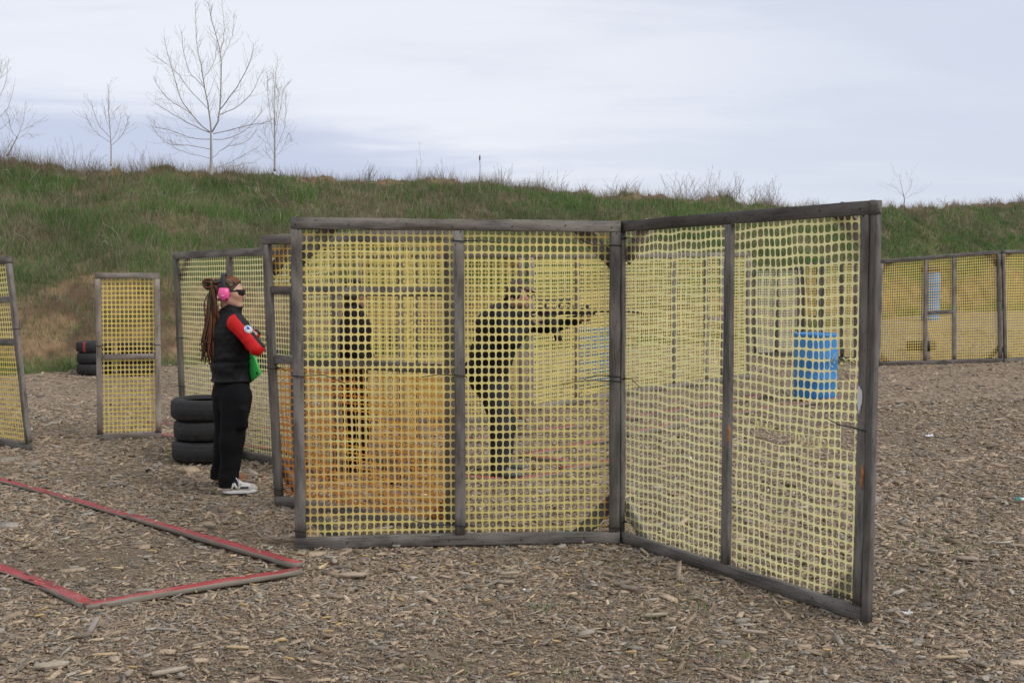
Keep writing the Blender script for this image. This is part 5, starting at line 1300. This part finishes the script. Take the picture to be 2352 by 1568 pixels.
    gl = sculpt('sunglasses', lens, hcA - .15, hcA + .16, .003, M_glass, root)
    fr = MB(); fr.tube([L(.030 + .082 * math.cos(t), .082 * .82 * math.sin(t), .024) for t in np.linspace(-1.25, 1.25, 14)], .005, 6, (.012, .012, .013))
    for sgn in (-1, 1): fr.tube([L(.062, sgn * .068, .020), L(.03, sgn * .078, .016), L(-.02, sgn * .084, .008)], [.0065, .006, .005], 6, (.012, .012, .013))
    fr.build('glasses_frame', M_blk, gl, True)
    # green tablet held against the body under the folded arms
    c0, cu, cl = A3(W(600, 858, 7.97)), A3(W(580, 802, 8.03)), A3(W(562, 866, 8.12))
    ez = (cu - c0) / np.linalg.norm(cu - c0); ey = cl - c0; ey -= ez * (ey @ ez); ey /= np.linalg.norm(ey); ex = np.cross(ey, ez)
    tc_ = c0 + ez * .13 + ey * .095; Mt = Matrix((Vector(ex), Vector(ey), Vector(ez))).transposed().to_4x4()
    tab = thing('tablet', c0, 'bright green tablet case held under the woman\'s folded arms', 'tablet')
    mb = MB(); mb.box(tc_, (.020, .19, .26), Mt, (.5, .5, .5), .008); mb.build('case', M_green, tab)
    sg = 1 if ex[1] < 0 else -1
    mb = MB(); mb.box(tc_ - ex * sg * .0105, (.002, .15, .22), Mt, (.02, .02, .02), .001); mb.build('screen', M_glass, tab)
    mb = MB(); q = tc_ + ex * sg * .0085 + ez * -.108 - ey * .062; mb.tube([q, q + ex * sg * .004], .011, 12); mb.build('camera_hole', M_blk, tab)
    mb = MB(); q = tc_ + ex * sg * .0095 - ey * .03; mb.box(q, (.004, .012, .20), Mt, (.5, .5, .5), .002); mb.build('case_rib', M_green, tab)
    return root
woman()

# ------------------------------------------------------------------ the two men behind the netting
def man(label, J, hc, HM, cap_col, gloves, hands, shoe_fw, cap_back=False, trousers_m=M_trs, belly=.175, muffs=True, ctr=None, bulge=None, chest_r=1.0, hood=False):
    root = thing('person', (J['c'][0], J['c'][1], 0), label, 'person')
    lf = np.array([0, 1.0, 0]); hcA = A3(hc); hs = 1.0
    sh, nk = (J['shR'], J['shL']), J['neck']
    def body(P):
        d = head_sdf(P, hc, HM, hs, False)
        d = smin(d, cone(P, hcA + HM @ np.array([-.03, 0, -.07]), nk, .056, .064), .03)
        t = smin(cone(P, A3(nk) * .8 + A3(J['hip']) * .2, J['hip'], .10, .12, lf, 1.3), cone(P, J['shR'], J['shL'], .055, .055), .05); d = smin(d, t, .03)
        for s in 'RL':
            d = smin(d, cone(P, J['sh' + s], J['el' + s], .05, .042), .03); d = smin(d, cone(P, J['el' + s], J['wr' + s], .042, .029), .015)
            d = smin(d, hand_sdf(P, J['wr' + s], *hands[s]), .008)
            d = smin(d, cone(P, J['hip' + s], J['kn' + s], .08, .055), .04); d = smin(d, cone(P, J['kn' + s], J['an' + s], .055, .04), .02)
            d = smin(d, cone(P, A3(J['an' + s]), A3(J['an' + s]) + A3(shoe_fw) * .1 + (0, 0, -.05), .036, .03), .02)
        return d
    def bcol(P):
        C = head_col(P, hc, HM, (.48, .265, .19), hs)
        for s, g in zip('RL', gloves):
            if g is not None:
                w = A3(J['wr' + s]); m = (np.sqrt(((P - w) ** 2).sum(1)) < .20) & (((P - w) @ A3(hands[s][0])) > -.02); C[m] = g
        q = (P - hcA) @ HM
        if J.get('beard', True):
            b = sstep(.0, -.03, q[:, 2] + .035) * sstep(.0, .03, q[:, 0]) * (q[:, 2] > -.14); C = C * (1 - .45 * b[:, None]) + np.array([.12, .07, .05]) * .45 * b[:, None]
        return C
    ps = np.array([A3(v) for k, v in J.items() if k not in ('beard', 'c')] + [hcA]); lo = ps.min(0) - .26; hi = ps.max(0) + .26; lo[2] = -.02
    sculpt('body', body, lo, hi, .0062, M_skin, root, bcol)
    def jacket(P):
        d = chain(P, [(J['hip'] + Vector((0, 0, -.02)), belly), (J['mid'], belly * 1.04), (J['chest'], belly * 1.06 * chest_r), ((A3(J['chest']) + A3(nk)) / 2 - (0, 0, .02), belly * .74 * chest_r)], .06, lf, 1.22)
        d = smin(d, cone(P, J['shR'], J['shL'], .082 * chest_r, .082 * chest_r), .07)
        for s in 'RL':
            d = smin(d, cone(P, J['sh' + s], J['el' + s], .078 * chest_r, .066), .035); w = A3(J['wr' + s]); e = A3(J['el' + s]); d = smin(d, cone(P, e, e + (w - e) * .93, .066, .044), .02)
        d = smin(d, smax(cone(P, nk, A3(nk) + (hcA - A3(nk)) * .45, .088, .078), -cone(P, nk, A3(nk) + (hcA - A3(nk)) * .9, .070, .064), .006), .02)
        if bulge is not None:
            for c, r in bulge: d = smin(d, rbox(P, c, r, .02), .015)
        return d + .0065 * wrinkle(P, .75, J['c'][0])
    sculpt('jacket', jacket, lo, hi, .0085, M_jack, root)
    def trs(P):
        d = cone(P, A3(J['hip']) + (0, 0, .02), (A3(J['hipR']) + A3(J['hipL'])) / 2, belly * .86, belly * .88, lf, 1.15)
        for s in 'RL':
            l = smin(cone(P, J['hip' + s], J['kn' + s], .115, .088), cone(P, J['kn' + s], A3(J['an' + s]) + (0, 0, -.02), .088, .074), .04); d = smin(d, l, .03)
        return smax(d + .006 * wrinkle(P, .7, J['c'][1]), .05 - P[:, 2], .006)
    sculpt('trousers', trs, lo, hi, .009, trousers_m, root)
    for s in 'RL':
        hl = A3(J['an' + s]) - A3(shoe_fw) * .075; hl[2] = .008
        so_ = sculpt('shoe', lambda P: shoe_sdf(P, hl, shoe_fw, .29, 1.05, .10), hl - .25, hl + .45, .007, m_simple('grey_shoe', (.115, .125, .135), .7, .2, 60, .1), root)
        sculpt('sole', lambda P: sole_sdf(P, hl, shoe_fw, .29, 1.05), hl - .25, hl + .45, .007, M_blk, so_)
    L = lambda x, y, z: hcA + HM @ np.array([x, y, z])
    def cap(P):
        q = (P - hcA) @ HM
        d = smax(ell(q, (-.012, 0, .030), (.108, .087, .102)), .042 - q[:, 2] - .10 * np.clip(q[:, 0], -.2, .2), .008)
        br = smax(np.abs(q[:, 2] - .046 + 1.6 * (q[:, 1] ** 2) + .12 * (q[:, 0] - .08)) - .004, np.hypot((q[:, 0] - .075) / 1.0, q[:, 1] / .95) - .085, .004); br = smax(br, .04 - q[:, 0], .004)
        return smin(d, br, .006)
    sculpt('cap', cap, hcA - .22, hcA + .25, .006, m_cloth('cap_cloth', cap_col, .85), root)
    sculpt('hair', lambda P: smax(ell((P - hcA) @ HM, (-.016, 0, .02), (.103, .082, .098)), smax((P - hcA) @ HM @ np.array([1., 0, 0]) - .012, -.062 - ((P - hcA) @ HM)[:, 2], .01), .01), hcA - .2, hcA + .2, .006, M_hair, root, lambda P: np.tile(np.array([.075, .05, .036]), (len(P), 1)))
    em = MB()
    em.tube([L(-.03 + .01 * math.sin(t), math.cos(t) * .104, .03 + math.sin(t) * .108) for t in np.linspace(-.1, math.pi + .1, 18)], .008, 6, (.014, .014, .016))
    mf = em.build('ear_muffs', M_blk, root, True)
    for sg in (-1, 1): sculpt('ear_cup', lambda P: rbox((P - hcA) @ HM, (-.018, sg * .096, -.010), (.034, .024, .046), .018), hcA - .2, hcA + .2, .006, M_blk, mf)
    gl = MB()
    for sg in (-1, 1): gl.tube([L(.086, sg * .045, .008), L(.06, sg * .072, .010), L(-.01, sg * .083, .005)], [.004, .004, .003], 5, (.02, .02, .02))
    g = gl.build('glasses', M_blk, root, True)
    def lens(P):
        q = (P - hcA) @ HM; d = np.abs(np.hypot(q[:, 0] - .03, q[:, 1] / .85) - .080) - .003
        return smax(smax(d, np.abs(q[:, 2] - .002) - .02, .004), smax(.055 - q[:, 0], .009 - np.abs(q[:, 1]), .003), .004)
    sculpt('lens', lens, hcA - .15, hcA + .16, .0045, M_glass, g)
    return root
# the aiming man
Y0 = 8.78
J = dict(c=(W(1150, 1000, Y0).x, Y0), hip=W(1121, 862, Y0), mid=W(1130, 812, Y0), chest=W(1147, 752, Y0), neck=W(1167, 706, Y0 - .02),
         shR=W(1146, 728, Y0 - .22), shL=W(1168, 730, Y0 + .20), elR=W(1178, 785, Y0 - .38), wrR=W(1219, 742, Y0 - .24), elL=W(1256, 752, Y0 + .16), wrL=W(1330, 733, Y0 + .01),
         hipR=W(1130, 890, Y0 - .11), hipL=W(1136, 890, Y0 + .11), knR=W(1152, 985, Y0 - .16), knL=W(1163, 977, Y0 + .15), anR=W(1143, 1085, Y0 - .17), anL=W(1153, 1068, Y0 + .20))
hcs = W(1192, 677, Y0 - .06); HMs = frame((.985, -.05, -.16), (.14, .22, .96))
GL = np.array([.19, .125, .06])
man('man in black jacket and brown cap aiming a rifle to the right behind the netting', J, hcs, HMs, (.085, .062, .054), (GL, None),
    {'R': ((.72, .45, .45), (.35, .75, -.2), .98, .75, 1), 'L': ((.70, -.70, -.05), (.05, .15, .98), 1.0, .72, -1)}, (.98, -.15, 0), trousers_m=M_grayc, belly=.172, chest_r=1.06,
    bulge=[(W(1078, 850, Y0 - .10), (.035, .05, .07)), (W(1112, 856, Y0 - .24), (.05, .03, .06))])
# the rifle
def rifle(b, e):
    b, e = A3(b), A3(e); f = (e - b); Ln = np.linalg.norm(f); f /= Ln; up = np.array([0, 0, 1.]); up = up - f * (up @ f); up /= np.linalg.norm(up); lf = np.cross(up, f); Mx = Matrix((Vector(f), Vector(lf), Vector(up))).transposed().to_4x4()
    root = thing('rifle', b, 'black rifle with scope held level at the aiming man\'s shoulder', 'rifle')
    pt = lambda x, z, y=0.0: b + f * x + up * z + lf * y
    def part(name, boxes, tubes=(), mat=M_gun, par=root):
        mb = MB()
        for x, z, lx, lz, wy, *rt in boxes:
            M2 = Mx @ Matrix.Rotation(R(rt[0]), 4, 'Y') if rt else Mx
            mb.box(pt(x, z), (lx, wy, lz), M2, (.02, .02, .02), .006)
        for x0, x1, z, r, *r2 in tubes: mb.tube([pt(x0, z), pt(x1, z)], [r, r2[0] if r2 else r], 14)
        return mb.build(name, mat, par)
    part('stock', [(.05, -.025, .10, .115, .036), (.012, -.035, .024, .135, .038), (.14, -.006, .16, .035, .032)])
    part('receiver', [(.34, 0, .20, .062, .044), (.32, -.040, .15, .045, .038)])
    part('pistol_grip', [(.275, -.095, .042, .10, .034, 18)])
    part('magazine', [(.392, -.115, .062, .12, .026, -8), (.410, -.205, .060, .10, .026, -18)])
    part('handguard', [(.58, .002, .30, .054, .050)] + [(.46 + .04 * k, .032, .02, .008, .022) for k in range(7)])
    bl = part('barrel', [], [(.72, Ln - .07, .004, .0105)]); part('muzzle_brake', [], [(Ln - .08, Ln, .004, .0135, .0145)], par=bl)
    part('scope', [(.30, .052, .03, .035, .024), (.42, .052, .03, .035, .024)], [(.22, .28, .085, .022, .020), (.28, .42, .085, .016), (.42, .52, .085, .017, .027)])
    part('front_sight', [(.66, .045, .03, .03, .014)])
    part('trigger_guard', [(.335, -.078, .06, .006, .012), (.366, -.07, .006, .02, .012)])
rifle(W(1170, 714, Y0 - .10), W(1474, 717, Y0 - .06))
# the man in the cap
Y1 = 9.02
J2 = dict(c=(W(812, 1000, Y1).x, Y1), hip=W(808, 868, Y1), mid=W(812, 820, Y1), chest=W(816, 755, Y1), neck=W(812, 703, Y1),
          shR=W(808, 724, Y1 - .19), shL=W(818, 724, Y1 + .19), elR=W(800, 795, Y1 - .26), wrR=W(838, 828, Y1 - .20), elL=W(818, 795, Y1 + .26), wrL=W(852, 822, Y1 + .12),
          hipR=W(808, 893, Y1 - .10), hipL=W(814, 893, Y1 + .10), knR=W(814, 985, Y1 - .16), knL=W(828, 978, Y1 + .16), anR=W(806, 1076, Y1 - .19), anL=W(822, 1060, Y1 + .20))
man('man in black clothes and cap standing behind the front panel\'s left bay', J2, W(814, 676, Y1), frame((.97, .22, -.03)), (.012, .012, .014), (None, None),
    {'R': ((.75, .45, -.2), (-.2, .75, .3), .95, .5, 1), 'L': ((.8, -.4, -.2), (-.2, -.75, .2), .95, .5, -1)}, (.97, .2, 0), belly=.135, chest_r=.95, bulge=[(W(775, 862, Y1 - .05), (.05, .05, .07))])

# ------------------------------------------------------------------ loose things on the ground
M_brass = m_simple('cartridge_brass', (.46, .31, .11), .38, .3, 60, 0, .8)
pr = [(0, -.0225), (.0046, -.0225), (.0048, -.021), (.0040, -.0205), (.0040, -.0195), (.0048, -.019), (.0047, .009), (.0033, .0135), (.0033, .0225), (.0026, .0225), (.0026, .012)]
mb = MB(); mb.lathe(pr, (0, 0, 0), None, 10); case_me = mb.mesh('cartridge_case', True); case_me.materials.append(M_brass)
spots = [(110, 1385), (100, 1405), (178, 1388), (92, 1420), (588, 1311), (575, 1326), (582, 1349), (519, 1427), (750, 1425), (920, 1383), (648, 1478), (755, 1457), (304, 1540), (1016, 1308), (1236, 1311), (1230, 1482), (1050, 1421), (868, 1467), (1278, 1480), (1520, 1525), (1560, 1350), (1300, 1325), (1640, 1345), (930, 1305), (780, 1440), (1090, 1300), (1180, 1556), (665, 1520), (1450, 1505), (350, 1270), (230, 1290), (700, 1395), (1810, 1390), (1330, 1270), (840, 1282), (1900, 1500), (1720, 1468), (560, 1395), (450, 1365), (1120, 1385)]
rnd = random.Random(5)
for k, (x, y) in enumerate(spots):
    p = G(x, y); o = bpy.data.objects.new('cartridge_case', case_me)
    M = Matrix.Translation(p + Vector((0, 0, .018))) @ Matrix.Rotation(rnd.gauss(0, .6), 4, 'Z') @ Matrix.Rotation(R(90) + rnd.gauss(0, .12), 4, 'Y')
    link(o, None, M); tag(o, 'spent brass rifle case lying among the wood chips', 'cartridge case', 'spent brass cases')
def m_block():
    k = NT('split_wood'); o = k.obj(); g = k.noise(o, 1.0, 6, .7, (8, 120, 120), .4); r = k.noise(o, 20, 4, .6); a = k.attr()
    c = k.mix(k.rng(g, .3, .7, 0, 1), (.55, .53, .50), (1.15, 1.12, 1.08)); c = k.mix(1.0, a, c, 'MULTIPLY'); c = k.mix(k.rng(r, .55, .75, 0, .4), c, (.10, .08, .06))
    k.l(c, k.b.inputs['Base Color']); k.b.inputs['Roughness'].default_value = .92; k.bump(g, .8, .006); return k.m
M_block = m_block()
def chunk(label, px, py, lpx, ang, ratio=.28, hr=.55, col=(.30, .245, .185), seed=0, up=0.0, pit=0.0):
    rr = np.random.default_rng(100 + seed); p = G(px, py); L = lpx * p.y / FPX; w = L * ratio; h = max(.012, w * hr); k = 7
    X = np.linspace(-L / 2, L / 2, k); ends = np.array([.55, .9, 1, 1, .98, .88, .45]) if seed % 2 else np.array([.9, 1, 1, 1, 1, .97, .85])
    cs = np.array([(-.5, -.5), (.42, -.5), (.5, -.2), (.46, .38), (.1, .5), (-.44, .44)])
    V = np.zeros((k, 6, 3)); V[:, :, 0] = X[:, None] + rr.normal(0, L * .018, (k, 6)); V[:, :, 1:] = cs[None] * np.array([w, h]) * ends[:, None, None] * rr.uniform(.82, 1.12, (k, 6, 1))
    n = 6; i = np.arange(k - 1)[:, None] * n; j = np.arange(n)[None]; j2 = (j + 1) % n; q = np.stack([i + j, i + j2, i + n + j2, i + n + j], -1).reshape(-1, 4)
    V = np.vstack([V.reshape(-1, 3), [(-L / 2, 0, 0), (L / 2, 0, 0)]]); t = []
    for a in range(n): t += [(k * n, (a + 1) % n, a), (k * n + 1, (k - 1) * n + a, (k - 1) * n + (a + 1) % n)]
    mb = MB(); mb.add(V, q, t, np.array(col) * 1.35); me = mb.mesh('wood_chunk')
    import bmesh
    bm = bmesh.new(); bm.from_mesh(me); bmesh.ops.recalc_face_normals(bm, faces=bm.faces); bm.to_mesh(me); bm.free()
    M = Matrix.Translation(p + Vector((0, 0, h * .5 + .010 + up))) @ Matrix.Rotation(R(ang), 4, 'Z') @ Matrix.Rotation(R(pit), 4, 'Y')
    tag(mk('wood_chunk', me, M_block, None, M), label, 'wood chunk', 'big wood chunks on the ground')
Yw = (.42, .325, .19); Gw = (.26, .235, .205)
chunk('dark grey wood block lying beside the upright one at lower left', 187, 1468, 46, 20, .40, .6, (.17, .14, .11), 1)
chunk('pointed grey wood chunk standing up beside the dark block at lower left', 215, 1458, 42, 75, .34, .6, Gw, 2, .03, -40)
chunk('large pale wood block at the bottom left corner', 120, 1537, 74, 22, .36, .5, (.33, .285, .225), 3)
chunk('long fresh yellow split piece below the upright chunk', 240, 1510, 56, 8, .16, .6, Yw, 4)
chunk('squarish pale chunk touching the long yellow piece', 263, 1522, 34, -60, .7, .35, (.32, .26, .195), 5)
chunk('long grey split stick near the bottom edge left of centre', 390, 1548, 80, 32, .20, .5, (.33, .29, .23), 6)
chunk('short stubby round-ended chunk at the bottom edge', 297, 1555, 30, 85, .48, .8, (.3, .25, .19), 7)
chunk('fresh yellow wood piece alone on fine debris near the bottom centre', 545, 1493, 54, -3, .18, .5, Yw, 8)
chunk('long flat weathered slab below the bottom rail of the front panel', 812, 1326, 72, 3, .26, .4, (.34, .28, .21), 9)
chunk('upper chunk of a crossed pair in front of the front panel', 1170, 1330, 46, 12, .25, .5, (.32, .27, .2), 10, .02)
chunk('lower chunk of a crossed pair in front of the front panel', 1158, 1343, 50, -8, .30, .5, (.27, .23, .18), 11)
chunk('twin-pointed grey piece lying right of the red corner', 385, 1452, 54, -12, .16, .5, Gw, 12)

chunk('short square chunk inside the red triangle', 482, 1212, 26, -10, .5, .6, (.31, .255, .195), 14)
chunk('pale wood block inside the red triangle close to the back board', 768, 1255 + 40, 26, -70, .45, .6, (.30, .27, .22), 15)
chunk('grey block lying left of centre of the red triangle\'s near side', 335, 1362, 40, 8, .32, .5, Gw, 16)
chunk('dark split pile piece in front of the right front panel', 1430, 1346, 46, 28, .30, .6, (.2, .165, .13), 17)
chunk('brownish block low in front of the right front panel', 1445, 1357, 40, -30, .4, .6, (.22, .18, .14), 18)
chunk('grey wood block on the open ground right of the end post', 2140, 1272, 28, -35, .5, .5, Gw, 19)
chunk('broad flat brown slab right of the end post', 2222, 1288, 48, -15, .45, .3, (.27, .22, .17), 20)
chunk('long fresh yellowish sliver at the lower right', 2175, 1516, 56, 5, .2, .4, (.38, .3, .19), 21)
chunk('grey slanting stick below the right front panel', 1730, 1457, 62, -20, .2, .5, (.3, .25, .2), 22)
chunk('long chunk lying near the bottom right of centre', 1505, 1418, 60, 14, .22, .5, (.31, .265, .205), 23)
chunk('short tan block at the very right edge', 2335, 1258, 30, -8, .4, .5, (.3, .25, .19), 24)
def crumple(name, label, cat, px, py, w, col, col2=None, seed=1):
    rr = np.random.default_rng(seed); p = G(px, py); n = 6; V = []; Lw = w * p.y / FPX
    for a in range(n):
        for b in range(n): V.append((p.x + (a / (n - 1) - .5) * Lw + rr.normal(0, Lw * .04), p.y + (b / (n - 1) - .5) * Lw * .8 + rr.normal(0, Lw * .04), p.z + .02 + abs(rr.normal(0, Lw * .16))))
    q = [(a * n + b, (a + 1) * n + b, (a + 1) * n + b + 1, a * n + b + 1) for a in range(n - 1) for b in range(n - 1)]
    c = np.tile(np.array(col), (n * n, 1))
    if col2 is not None: c[:n * n // 2 + n] = col2
    mb = MB(); mb.add(V, q, None, c); o = mb.build(name, M_attr, None, False, p); md = o.modifiers.new('solid', 'SOLIDIFY'); md.thickness = .002; tag(o, label, cat)
crumple('paper_scrap', 'scrap of white paper on the chips right of the end post', 'paper', 2133, 1005, 16, (.75, .76, .80))
crumple('wrapper', 'green and white wrapper lying at the right edge', 'wrapper', 2341, 1153, 22, (.70, .72, .70), (.05, .26, .2), 3)
crumple('paper_scrap', 'white crumpled paper seen through the left bay of the right front panel', 'paper', 1582, 1058, 14, (.74, .74, .74), None, 4)
crumple('plastic_scrap', 'small white scrap on the chips below the right front panel', 'plastic', 2080, 1418, 26, (.55, .55, .53), None, 6)
crumple('paper_scrap', 'tiny white scrap lying low in front of the right front panel', 'paper', 2078 * 0 + 1204 + 873 * 0, 1362, 8, (.75, .75, .75), None, 7)
# sparse young weeds coming through the chips
mb = MB(); rnd = random.Random(8)
for cx_, cy_ in [(2090, 1257), (2200, 1270), (2250, 1265), (2060, 1340), (2140, 1365), (1420, 1300), (1480, 1420), (1600, 1400), (1540, 1500), (990, 1545), (2180, 1240), (1300, 1560), (1250, 1405), (2120, 1300), (1690, 1510), (1100, 1540)]:
    p = G(cx_, cy_)
    for _ in range(rnd.randint(9, 20)):
        q = p + Vector((rnd.gauss(0, .05), rnd.gauss(0, .05), .012)); a = rnd.uniform(0, 6.28); h = rnd.uniform(.02, .05); w = .0028
        t = q + Vector((math.cos(a) * h * .8, math.sin(a) * h * .8, h)); s = Vector((math.sin(a), -math.cos(a), 0)) * w
        mb.add([q - s, q + s, t], None, [(0, 1, 2)], np.array((.10, .16, .04)) * rnd.uniform(.7, 1.3))
tag(mb.build('grass_sprouts', M_grass, fix=False), 'sparse green sprouts coming up through the chips', 'grass', kind='stuff')
